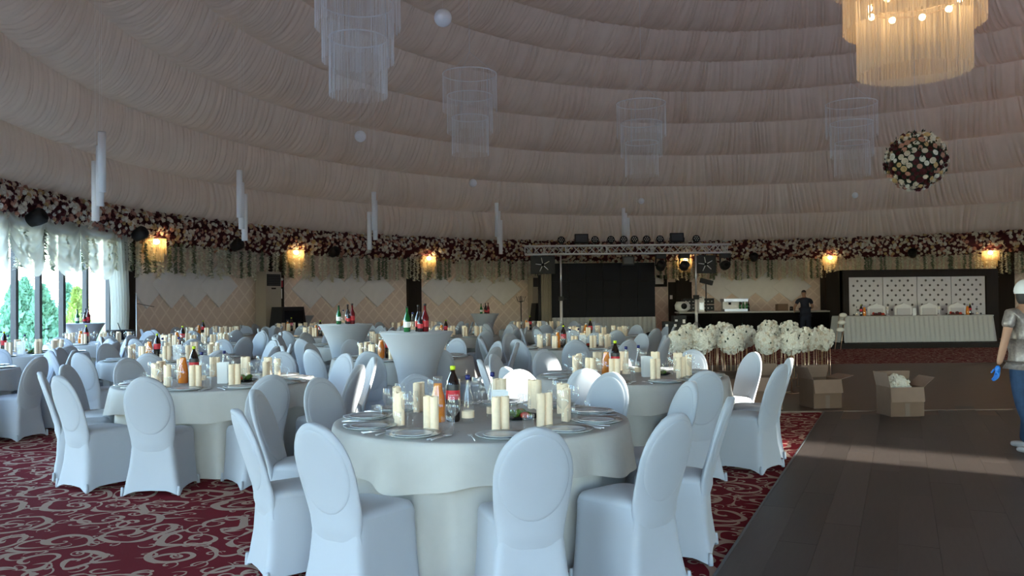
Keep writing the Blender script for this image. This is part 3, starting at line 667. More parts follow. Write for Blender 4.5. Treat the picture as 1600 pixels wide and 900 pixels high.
MB().tube([(0, 0, 0), (0, 0, 1.72)], .012, 8).obj('pole', 'steel', t); MB().lathe([(.15, 0), (.15, .012), (.02, .03)], 20).obj('base', 'steel', t); MB().tube([(-.0, 0, 1.5), (.35, .1, 1.42)], .006, 5).obj('arm', 'black', t)
p = at(186, 0, 17.4); t = thing('floor_speaker', 'black box loudspeaker below the side curtain tail', 'loudspeaker', (p.x, p.y, 0), R(40))
MB().box(-.22, -.2, 0, .22, .2, .95).obj('cabinet', 'black', t, smooth=False); MB().box(-.19, -.215, .06, .19, -.2, .9).obj('grille', 'black_gloss', t, smooth=False)
MB().tube([(0, 0, .95), (-.05, 0, 1.1)], .01, 6).obj('handle', 'black', t)
# ------------------------------------------------------------------ stage: screen, truss, lamps, bar
SY = 28.0
def X_(px, Y): return (px - 800) / FPX * Y
zf = lambda px, py, Y: at(px, py, Y).z
x0, x1 = X_(862, SY), X_(1023, SY); zt, zb = zf(940, 411, SY), zf(940, 496, SY)
t = thing('video_screen', 'large black LED video screen behind the truss', 'screen', ((x0 + x1) / 2, SY, zb)); w = (x1 - x0) / 2; h = zt - zb
nx, nz = 6, 3
for i in range(nx):
    for j in range(nz):
        MB().box(-w + 2 * w * i / nx + .003, -.05, h * j / nz + .003, -w + 2 * w * (i + 1) / nx - .003, .05, h * (j + 1) / nz - .003).obj('screen_panel', 'black_gloss', t, smooth=False)
MB().box(-w, .05, 0, w, .12, h).obj('back_frame', 'black', t, smooth=False)
pts = []
for z in (0, .5, 1.0):
    pts.append([(x0 + .0 + (x1 - x0) * i / 160, SY - .12 + .03 * math.sin(i * .9) * (1.3 - z), max(.002, z * (zb + .01))) for i in range(161)])
tag(MB().grid(pts).obj('stage_skirt', 'cloth'), 'white gathered skirt hanging below the black screen', 'skirt')
tag(MB().box(x0 + .05, SY - .06, 0, x1 - .05, SY + .5, zb - .005).obj('screen_riser', 'black', smooth=False), 'black riser carrying the video screen', 'riser')
# tall beige curtain panel left of the screen
xx = X_(853, SY + .3); pts = []
for z in (0, 1.2, 2.35): pts.append([(xx - .22 + .44 * i / 60, SY + .2 + .03 * math.sin(i * .8), z) for i in range(61)])
tag(MB().grid(pts).obj('curtain_panel', 'cabinet'), 'beige pleated curtain panel left of the black screen', 'curtain')
TY = 26.6; zt = zf(980, 383, TY); zb = zf(980, 396, TY); xa, xb = X_(821, TY), X_(1142, TY); dz = zt - zb
tr = thing('lighting_truss', 'long aluminium lighting truss across the stage', 'truss', (xa, TY, zb)); L = xb - xa
for y in (0, dz):
    for z in (0, dz): MB().tube([(0, y, z), (L, y, z)], .028, 8).obj('chord', 'alu', tr)
nb = 26
for i in range(nb):
    u0, u1 = L * i / nb, L * (i + 1) / nb; za, zc = (0, dz) if i % 2 else (dz, 0)
    MB().tube([(u0, 0, za), (u1, 0, zc)], .014, 6).obj('brace', 'alu', tr); MB().tube([(u0, dz, zc), (u1, dz, za)], .014, 6).obj('brace', 'alu', tr)
for u in (0, L * .2, L * .4, L * .62, L * .985):
    for y in (0, dz): MB().tube([(u, y, 0), (u, y, dz)], .016, 6).obj('upright', 'alu', tr)
def stand(px, label):
    x = X_(px, TY); t = thing('truss_stand', label, 'stand', (x, TY + dz / 2, 0))
    MB().tube([(0, 0, .05), (0, 0, 1.55)], .045, 10).obj('lower_tube', 'alu', t); MB().tube([(0, 0, 1.5), (0, 0, zb)], .03, 10).obj('upper_tube', 'steel', t)
    MB().box(-.08, -.08, 1.44, .08, .08, 1.58).obj('clamp', 'black', t, smooth=False); MB().tube([(.05, -.05, 1.5), (.16, -.1, 1.5)], .015, 6).obj('crank', 'black', t)
    for i in range(3):
        a = i * 2.094 + .5; d = Vector((math.cos(a), math.sin(a), 0)); MB().tube([Vector((0, 0, .75)), d * .6 + Vector((0, 0, .02))], .02, 6).obj('leg', 'alu' if i else 'black', t)
        MB().tube([Vector((0, 0, .3)), d * .36 + Vector((0, 0, .32))], .012, 6).obj('strut', 'alu', t)
stand(877, 'left crank stand holding up the truss'); stand(1089, 'right crank stand holding up the truss')
def par(px, label, k):
    x = X_(px, TY); t = thing('par_light', label, 'stage light', (x, TY + dz / 2, zt + .028), group='round stage lights on the truss'); t.scale = (.72, .72, .72)
    M = Matrix.Translation((0, 0, .21)) @ Matrix.Rotation(R(75), 4, 'X')
    MB().lathe([(.08, -.12), (.15, -.06), (.17, .04), (.17, .08)], 18, M).obj('housing', 'black', t)
    lf = MB().lathe([(.15, .06), (.01, .07)], 18, M).obj('lens', 'black_gloss', t)
    for i in range(7):
        a = i * 1.047; q = .09 if i < 6 else 0; MB().lathe([(.028, .07), (.022, .085)], 8, M @ Matrix.Translation((q * math.cos(a), q * math.sin(a), 0))).obj('diode', 'alu', lf)
    MB().tube([(-.19, 0, .21), (-.19, 0, .02), (.19, 0, .02), (.19, 0, .21)], .012, 6).obj('yoke', 'black', t)
for k, px in enumerate((878, 931, 956, 976, 993, 1012, 1033, 1090)): par(px, '%s round stage light from the left standing on the truss' % ordn[k], k)
for px, lb in ((910, 'left rectangular flood light standing on the truss'), (1060, 'right rectangular flood light standing on the truss')):
    t = thing('flood_light', lb, 'stage light', (X_(px, TY), TY + dz / 2, zt + .028)); M = Matrix.Translation((0, 0, .2)) @ Matrix.Rotation(R(-12), 4, 'X')
    MB().box(-.22, -.05, -.15, .22, .05, .15, M).obj('housing', 'black', t, smooth=False); MB().box(-.18, -.056, -.11, .18, -.05, .11, M).obj('glass_front', 'frame_grey', t, smooth=False)
    MB().tube([(-.24, 0, .2), (-.24, 0, .02), (.24, 0, .02), (.24, 0, .2)], .012, 6).obj('yoke', 'black', t)
for k, (px, lb) in enumerate(((1034, 'moving head lamp below the truss, right of the screen'), (1071, 'moving head lamp in front of the glowing wall lamp'), (1135, 'moving head lamp below the right end of the truss'))):
    t = thing('moving_head', lb, 'stage light', (X_(px, TY), TY + dz / 2, zb - .028))
    MB().box(-.16, -.12, -.14, .16, .12, 0).obj('base', 'black', t, smooth=False); MB().tube([(-.15, 0, -.14), (-.17, 0, -.36), (.17, 0, -.36), (.15, 0, -.14)], .03, 6).obj('yoke', 'black', t)
    M = Matrix.Translation((0, 0, -.38)) @ Matrix.Rotation(R(60 + 12 * k), 4, 'X'); MB().lathe([(.09, -.16), (.15, -.08), (.15, .10), (.12, .18)], 16, M).obj('head', 'black', t); MB().lathe([(.11, .17), (.01, .19)], 16, M).obj('lens', 'black_gloss', t)
for k, (px, lb) in enumerate(((983, 'small box lamp hanging above the screen'),)):
    t = thing('box_lamp', lb, 'stage light', (X_(px, TY), TY + dz / 2, zb - .028)); MB().box(-.19, -.07, -.34, .19, .07, -.06).obj('housing', 'black', t, smooth=False); MB().box(-.15, -.076, -.3, .15, -.07, -.1).obj('glass_front', 'frame_grey', t, smooth=False); MB().tube([(0, 0, -.06), (0, 0, 0)], .02, 6).obj('clamp', 'black', t)
for px, y0, y1, wpx, lb in ((848, 400, 428, 38, 'black square panel with silver spokes hanging left of the screen'), (1102, 399, 427, 32, 'black square panel with silver spokes hanging right of the screen')):
    c = at(px, (y0 + y1) / 2, TY + .4); s = (y1 - y0) / 2 * (TY + .4) / FPX; ww = wpx / 2 * (TY + .4) / FPX; t = thing('spoke_panel', lb, 'stage effect', c)
    MB().box(-ww, -.06, -s, ww, .06, s).obj('panel', 'black', t, smooth=False)
    for i in range(5):
        a = i * 1.2566 + .5; d = Vector((math.cos(a), 0, math.sin(a))); MB().tube([d * .05 + Vector((0, -.08, 0)), d * s * .82 + Vector((0, -.08, 0))], .015, 6).obj('spoke', 'alu', t)
    MB().lathe([(.06, 0), (.05, .04)], 12, Matrix.Translation((0, -.06, 0)) @ Matrix.Rotation(R(90), 4, 'X')).obj('hub', 'black_gloss', t)
    MB().tube([(0, 0, s), (0, -.2, zb - c.z + .02)], .02, 6).obj('hanger', 'black', t)
# black speaker pole left
x = X_(843, TY + .9); t = thing('speaker_stand', 'black pole stand below the left spoke panel', 'stand', (x, TY + .9, 0)); MB().tube([(0, 0, 0), (0, 0, 2.3)], .05, 8).obj('pole', 'black', t); MB().lathe([(.3, 0), (.3, .02), (.05, .05)], 18).obj('base', 'black', t)
# low stage and gear cases right of the screen
x0, x1 = X_(1036, 24.6), X_(1075, 24.6)
t = thing('stage_deck', 'low black stage deck with white edge right of the screen', 'stage', (x0, 24.6, 0)); MB().box(0, 0, 0, x1 - x0 + 1.2, 2.2, .30).obj('deck', 'black', t, smooth=False); MB().box(0, -.02, .28, x1 - x0 + 1.2, 2.2, .335).obj('edge', 'white_panel', t, smooth=False)
def case(px, Y, z, w, d, h, lb, name='equipment_case'):
    t = thing(name, lb, 'case', (X_(px, Y), Y, z)); MB().box(-w, -d, 0, w, d, h * .7).obj('body', 'black', t, smooth=False); MB().box(-w * 1.01, -d * 1.01, h * .7 + .006, w * 1.01, d * 1.01, h).obj('lid', 'black', t, smooth=False)
    for sx in (-1, 1): MB().box(sx * w * .6 - .04, -d * 1.06, h * .6, sx * w * .6 + .04, -d, h * .8).obj('latch', 'alu', t, smooth=False)
case(1046, 26.3, .335, .22, .18, .42, 'black equipment case standing on the stage deck'); case(1060, 26.4, .335, .2, .2, .6, 'taller black equipment case beside the bar end')
# crumpled black bag by the screen skirt
me = MB().ball(.32, n=24, m=14, sc=(1.3, .8, .8)); me.v = [(x * (1 + .12 * math.sin(9 * x + 7 * z)), y * (1 + .1 * math.sin(11 * z + 3)), max(-.2, z * (1 + .15 * math.sin(8 * x + 5 * y)))) for x, y, z in me.v]
tag(me.obj('gear_bag', 'black', loc=(X_(1015, 25.6), 25.6, .2)), 'crumpled black gear bag on the floor by the screen', 'bag')
# small poster and dark door near the bar
a = hit(1030); t = thing('wall_notice', 'small dark framed notice right of the screen', 'sign', pol(a, RW - .02, 2.15), R(a) + PI / 2); MB().box(-.3, 0, -.22, .3, .03, .22).obj('frame', 'dark_wood', t, smooth=False); MB().box(-.16, .03, -.12, .16, .036, .12).obj('paper', 'white_panel', t, smooth=False)
a = hit(1062); t = struct(thing('door_1', None, None, pol(a, RW - .02, 0), R(a) + PI / 2)); MB().box(-.45, .0, 0, .45, .06, 2.1).obj('door_leaf', 'dark_wood', t, smooth=False); MB().box(.3, .06, 1.45, .4, .07, 1.6).obj('door_sticker', 'white_panel', t, smooth=False); MB().tube([(-.36, .06, 1.0), (-.36, .12, 1.0), (-.24, .12, 1.0)], .012, 6).obj('door_handle', 'steel', t)
# bar
BY = 27.2; bx0, bx1 = X_(1063, BY), X_(1302, BY); BH = 1.03
bar = thing('bar_counter', 'long dark bar counter with pale top below the diamond panel', 'bar', (bx0, BY, 0)); BL = bx1 - bx0
for i in range(5): MB().box(BL * i / 5 + .008, 0, .06, BL * (i + 1) / 5 - .008, .06, BH - .05).obj('front_panel', 'bar_front', bar, smooth=False)
MB().box(0, .062, 0, BL, .7, BH - .06).obj('carcass', 'black', bar, smooth=False); MB().box(-.05, -.06, BH - .045, BL + .05, .75, BH).obj('worktop', 'counter_top', bar, smooth=False); MB().box(0, .02, 0, BL, .06, .06).obj('plinth', 'black', bar, smooth=False)
def on_bar(px, name, lb, cat, dy=.3): return thing(name, lb, cat, (X_(px, BY + dy), BY + dy, BH))
t = on_bar(1066, 'roll_basket', 'pale round basket on the left end of the bar', 'basket'); MB().lathe([(.12, 0), (.24, .08), (.26, .22), (.2, .34), (.19, .33), (.24, .2)], 20).obj('basket', 'paint_white', t); MB().lathe([(.09, -.01), (.1, .0)], 14, Matrix.Translation((0, -.26, .19)) @ Matrix.Rotation(R(90), 4, 'X')).obj('front_disc', 'black', t)
for px, lb in ((1078, 'black stacked amplifier left of the truss stand on the bar'), (1101, 'black stacked amplifier right of the truss stand on the bar')):
    t = on_bar(px, 'amplifier', lb, 'amplifier', .4)
    for i in range(2):
        b_ = MB().box(-.26, -.2, .03 + .22 * i, .26, .2, .22 + .22 * i).obj('unit', 'black', t, smooth=False)
        for q in range(4): MB().lathe([(.025, 0), (.02, .03)], 8, Matrix.Translation((-.18 + .12 * q, -.2, .12 + .22 * i)) @ Matrix.Rotation(R(90), 4, 'X')).obj('knob', 'alu', b_)
t = on_bar(1094, 'white_appliance', 'tall white appliance on the bar behind the truss stand', 'appliance', .15); MB().box(-.1, -.15, 0, .1, .15, .5).obj('body', 'paint_white', t, smooth=False); MB().box(-.07, -.16, .06, .07, -.15, .3).obj('panel', 'steel', t, smooth=False)
t = on_bar(1103, 'stand_lamp', 'black spotlight head on a thin stand behind the bar', 'lamp', .45); MB().tube([(0, 0, 0), (0, 0, .95)], .02, 6).obj('pole', 'black', t); MB().box(-.2, -.1, 0, .2, .1, .15, Matrix.Translation((0, 0, .92)) @ Matrix.Rotation(R(15), 4, 'Y')).obj('head', 'black', t, smooth=False)
t = on_bar(1147, 'coffee_machine', 'silver coffee machine on the bar', 'coffee machine', .4)
MB().box(-.38, -.22, 0, .38, .25, .08).obj('drip_tray', 'steel', t, smooth=False); MB().box(-.38, 0, .08, .38, .25, .42).obj('body', 'alu', t, smooth=False); MB().box(-.4, -.22, .32, .4, .26, .42).obj('top', 'steel', t, smooth=False)
for sx in (-.18, .18): MB().lathe([(.04, 0), (.05, .08)], 10, Matrix.Translation((sx, -.12, .22))).obj('group_head', 'black', t)
for k in range(6):
    t = on_bar(1156 + 2.6 * k, 'bar_bottle', '%s bottle from the left beside the coffee machine on the bar' % ordn[k], 'bottle', .35 + .1 * (k % 2)); t['group'] = 'bottles by the coffee machine'
    MB().lathe([(.04, 0), (.04, .2), (.015, .28), (.015, .36)], 10).obj('body', 'dark_bottle' if k % 2 else 'green_glass', t); MB().lathe([(.017, .36), (.017, .385)], 8).obj('cap', 'black_cap', t)
t = on_bar(1221, 'paper_box', 'brown open carton on the bar left of the standing man', 'box', .3); MB().box(-.17, -.14, 0, .17, .14, .22).obj('carton', 'cardboard', t, smooth=False); MB().box(-.17, -.14, .22, .17, .0, .235).obj('flap', 'cardboard_in', t, smooth=False)
t = on_bar(1236, 'glass_jar', 'small dark jar on the bar beside the standing man', 'jar', .2); MB().lathe([(.06, 0), (.06, .1), (.05, .12)], 12).obj('jar', 'dark_bottle', t); MB().lathe([(.055, .12), (.055, .14)], 12).obj('lid', 'black_cap', t)
# head table backdrop
HY = 25.9; t = thing('wood_backdrop', 'wide dark wooden frame around the white tufted panels', 'backdrop', (0, HY, 0))
fx0, fx1 = X_(1318, HY), X_(1560, HY); px0, px1 = X_(1327, HY), X_(1541, HY); zt = zf(1430, 421, HY); pz1 = zf(1430, 432, HY); pz0 = .5
MB().box(fx0, 0, 0, px0 - .01, .3, zt).obj('left_post', 'dark_wood', t, smooth=False); MB().box(px1 + .01, 0, 0, fx1, .3, zt).obj('right_post', 'dark_wood', t, smooth=False); MB().box(px0 - .01, 0, pz1, px1 + .01, .3, zt).obj('head_beam', 'dark_wood', t, smooth=False)
MB().box(px0 - .01, .2, 0, px1 + .01, .3, pz1).obj('back_board', 'dark_wood', t, smooth=False)
rx = X_(1298, HY + 1.2); MB().add([(fx0, .1, 0), (rx, 1.5, 0), (rx, 1.6, 0), (fx0, .3, 0), (fx0, .1, zt), (rx, 1.5, zt - .05), (rx, 1.6, zt - .05), (fx0, .3, zt)], [(3, 2, 1, 0), (4, 5, 6, 7), (0, 1, 5, 4), (1, 2, 6, 5), (2, 3, 7, 6), (3, 0, 4, 7)]).obj('left_return', 'dark_wood', t, smooth=False)
pw = (px1 - px0) / 4
BTN = MB().lathe([(.042, 0), (.036, .02), (.001, .028)], 8, Matrix.Rotation(R(90), 4, 'X')).mesh('stud', 'button')
for k in range(4):
    lb = '%s white tufted panel from the left behind the head table' % ordn[k]
    t = thing('tufted_panel', lb, 'panel', (px0 + pw * k + pw / 2, HY + .1, pz0)); H_ = pz1 - pz0 - .01; hw = pw / 2 - .012; rows = 10; dzr = H_ / (rows + .4)
    pts = []; nxg = 40; nzg = 44; studs = []
    for j in range(rows):
        n_ = 3 if j % 2 == 0 else 4
        for i in range(n_): studs.append(((i - (n_ - 1) / 2) * hw * 2 / 4.1, H_ - dzr * (j + .75)))
    for j in range(nzg + 1):
        row = []
        for i in range(nxg + 1):
            x = -hw + 2 * hw * i / nxg; z = H_ * j / nzg; dmin = min((x - a_) ** 2 + (z - b_) ** 2 for a_, b_ in studs); row.append((x, -.05 + .04 * math.exp(-dmin / .004), z))
        pts.append(row)
    MB().grid(pts).obj('padding', 'tuft', t); MB().box(-hw, -.045, 0, hw, .08, H_).obj('board', 'tuft', t, smooth=False)
    for x, z in studs: link('stud', BTN, t, (x, -.03, z))
struct(MB().box(X_(1290, 23.6), 23.6, 0, X_(1600, 23.6) + .3, 25.85, .13).obj('floor_platform', 'dark_wood', smooth=False))
PZ = .13; HTY = 24.3
hx0, hx1 = X_(1316, HTY), X_(1552, HTY); hc = (hx0 + hx1) / 2; hl = (hx1 - hx0) / 2
t = thing('head_table', 'long head table with white pleated skirt on the platform', 'table', (hc, HTY + .4, PZ))
MB().box(-hl, -.4, .74, hl, .4, .775).obj('table_top', 'cloth', t, smooth=False)
def skirt(hl, hd, z1, amp, per_m, flare=.03):
    P_ = 2 * (2 * hl + 2 * hd); n = int(P_ * per_m * 4); rows = []
    for z in (0.012, z1 * .5, z1):
        row = []
        for i in range(n + 1):
            s = (i / n) * P_
            if s < 2 * hl: x, y, nx_, ny_ = -hl + s, -hd, 0, -1
            elif s < 2 * hl + 2 * hd: x, y, nx_, ny_ = hl, -hd + s - 2 * hl, 1, 0
            elif s < 4 * hl + 2 * hd: x, y, nx_, ny_ = hl - (s - 2 * hl - 2 * hd), hd, 0, 1
            else: x, y, nx_, ny_ = -hl, hd - (s - 4 * hl - 2 * hd), -1, 0
            o_ = amp * math.sin(i * PI / 2) + flare * (1 - z / z1); row.append((x + nx_ * o_, y + ny_ * o_, z))
        rows.append(row)
    return MB().grid(rows)
skirt(hl, .4, .75, .018, 7, .10).obj('pleated_skirt', 'cloth', t)
HZ = PZ + .775
for k, px in enumerate((1368, 1410, 1450, 1494)):
    Y = HTY + 1.05; t = thing('throne_chair', 'white carved armchair, %s from the left behind the head table' % ordn[k], 'chair', (X_(px, Y), Y, PZ), group='carved white chairs at the head table')
    mb = MB(); prof = [(-.26, 0), (.26, 0), (.26, .52), (.2, .56), (.08, .60), (0, .64), (-.08, .60), (-.2, .56), (-.26, .52)]
    n = len(prof); mb.v = [(x, -.04, .5 + z) for x, z in prof] + [(x, .04, .5 + z) for x, z in prof]; mb.f = [tuple(range(n)), tuple(range(2 * n - 1, n - 1, -1))] + [(i, n + i, n + (i + 1) % n, (i + 1) % n) for i in range(n)]
    bk = mb.obj('backrest', 'paint_white', t, smooth=False); MB().box(-.2, -.06, .52, .2, -.04, .98).obj('back_pad', 'tuft', bk, smooth=False)
    MB().box(-.28, -.5, .40, .28, .04, .5).obj('seat', 'tuft', t, smooth=False)
    for sx in (-.25, .25):
        for sy in (-.46, 0): MB().tube([(sx, sy, 0), (sx, sy, .4)], [.02, .035], 8).obj('leg', 'paint_white', t)
        MB().tube([(sx, -.46, .4), (sx, -.46, .68), (sx, 0, .7)], .028, 8).obj('armrest', 'paint_white', t)
# ------------------------------------------------------------------ reusable tableware
def bottle_parts(kind):
    """list of (part name, mesh)"""
    if kind == 'carafe':
        g = MB().lathe([(.040, 0), (.043, .01), (.044, .09), (.038, .15), (.026, .195), (.024, .24), (.028, .265), (.0265, .266), (.022, .24)], 20, caps=False).mesh('glass', 'clear_glass')
        j = MB().lathe([(.001, .004), (.039, .004), (.042, .012), (.043, .09), (.037, .15), (.0255, .193), (.0235, .225), (.001, .225)], 20, caps=False).mesh('juice', 'juice')
        t1 = text_mesh('FIN', .020, 'label_white', .0455); t1.transform(Matrix.Translation((0, 0, .10)) @ Matrix.Rotation(.25, 4, 'Z'))
        d1 = MB().ball(.006, (0, -.045, .105), 8, 6).mesh('print_dot', 'label_white')
        return [('glass', g), ('juice', j), ('lettering', t1), ('print_dot', d1)]
    if kind == 'cola':
        b_ = MB().lathe([(.036, 0), (.042, .012), (.042, .07), (.039, .10), (.043, .14), (.043, .20), (.034, .25), (.014, .295), (.013, .315)], 20).mesh('bottle', 'cola')
        l_ = MB().lathe([(.0437, .135), (.0437, .205)], 20, caps=False).mesh('label', 'label_red')
        k_ = MB().lathe([(.0438, .190), (.0440, .214), (.041, .225)], 20, caps=False).mesh('label_band', 'black_cap')
        c_ = MB().lathe([(.016, .312), (.016, .334), (.012, .336)], 14).mesh('cap', 'lime_cap')
        t1 = text_mesh('Coca-Cola', .0165, 'label_white', .0447); t1.transform(Matrix.Translation((0, 0, .163)))
        return [('bottle', b_), ('label', l_), ('label_band', k_), ('cap', c_), ('lettering', t1)]
    if kind == 'water':
        g = MB().lathe([(.032, 0), (.036, .008), (.036, .09), (.030, .14), (.014, .20), (.0125, .255)], 18, caps=False).mesh('glass', 'clear_glass')
        l_ = MB().lathe([(.0366, .03), (.0366, .07)], 18, caps=False).mesh('label', 'napkin'); c_ = MB().lathe([(.0145, .25), (.0145, .275), (.010, .277)], 12).mesh('cap', 'blue_cap')
        return [('glass', g), ('label', l_), ('cap', c_)]
    col = {'green': 'green_glass', 'dark': 'dark_bottle', 'red': 'red_drink', 'orange': 'orange_drink'}[kind]
    b_ = MB().lathe([(.03, 0), (.034, .01), (.034, .13), (.012, .19), (.011, .24)], 16).mesh('bottle', col); l_ = MB().lathe([(.0346, .045), (.0346, .10)], 16, caps=False).mesh('label', 'label_white' if kind == 'green' else 'label_red'); c_ = MB().lathe([(.013, .237), (.013, .255)], 10).mesh('cap', 'black_cap')
    return [('bottle', b_), ('label', l_), ('cap', c_)]
BP = {k: bottle_parts(k) for k in ('carafe', 'cola', 'water', 'green', 'dark', 'red', 'orange')}
def bottle(kind, p, label, s=1.0, group=None, small=False, rz=0.0):
    nm, ct = {'carafe': ('juice_carafe', 'carafe'), 'cola': ('cola_bottle', 'bottle'), 'water': ('water_bottle', 'bottle'), 'green': ('green_bottle', 'bottle'), 'dark': ('dark_bottle', 'bottle'), 'red': ('red_bottle', 'bottle'), 'orange': ('orange_bottle', 'bottle')}[kind]
    t = thing(nm, label, ct, p, rz, group); t.scale = (s, s, s)
    for n_, me in BP[kind]:
        if small and n_ in ('lettering', 'print_dot', 'label_band'): continue
        link(n_, me, t)
    return t
WG = MB().lathe([(.034, 0), (.033, .003), (.006, .006), (.0042, .02), (.0042, .085), (.014, .098), (.032, .12), (.038, .15), (.035, .185), (.031, .205)], 18, caps=False).mesh('wine_glass', 'clear_glass')
WS = MB().lathe([(.031, 0), (.030, .003), (.006, .006), (.004, .02), (.004, .055), (.016, .066), (.031, .085), (.034, .115), (.030, .15)], 16, caps=False).mesh('wine_glass', 'clear_glass')
TG = MB().lathe([(.001, .004), (.028, .004), (.034, .10)], 18, caps=False).mesh('tumbler', 'clear_glass')
def napkin_mb():
    mb = MB()
    for sx in (-1, 1):
        pts = []
        for z in (0, .195):
            row = []
            for i in range(29):
                a = i / 28 * 4.0 * PI; r = .028 - .012 * i / 28; row.append((sx * .027 + sx * r * math.cos(a + PI), r * math.sin(a + PI) , z + .003 * math.sin(i)))
            pts.append(row)
        mb.grid(pts)
    mb.grid([[(-.02, .020, .002), (0, .016, .002), (.02, .020, .002)], [(-.02, .020, .19), (0, .016, .19), (.02, .020, .19)]])
    return mb
NM = napkin_mb().mesh('napkin', 'napkin')
PL = MB().lathe([(.001, .004), (.085, .004), (.10, .008), (.115, .014), (.117, .017), (.10, .012), (.085, .008), (.001, .008)], 32, caps=False).mesh('plate', 'plate')
PR = MB().lathe([(.10, .0), (.13, .001), (.155, .013), (.157, .015), (.13, .005), (.10, .004)], 32, caps=False).mesh('charger_rim', 'plate_rim')
def cutlery(kind):
    mb = MB(); mb.tube([(0, -.10, .004), (0, -.02, .006), (0, .04, .006)], [.0055, .003, .003], 6)
    if kind == 'spoon': mb.ball(.022, (0, .065, .006), 12, 6, (.85, 1.35, .22))
    elif kind == 'knife': mb.add([(-.003, .04, .004), (.009, .05, .004), (.008, .11, .004), (-.003, .125, .004), (-.003, .04, .007), (.009, .05, .006), (.008, .11, .006), (-.003, .125, .006)], [(0, 1, 2, 3), (7, 6, 5, 4), (0, 4, 5, 1), (1, 5, 6, 2), (2, 6, 7, 3), (3, 7, 4, 0)])
    else:
        mb.box(-.011, .04, .004, .011, .055, .007)
        for i in range(4): mb.box(-.011 + .0063 * i, .055, .004, -.008 + .0063 * i, .10, .0065)
    return mb.mesh(kind, 'steel')
CU = {k: cutlery(k) for k in ('spoon', 'knife', 'fork')}
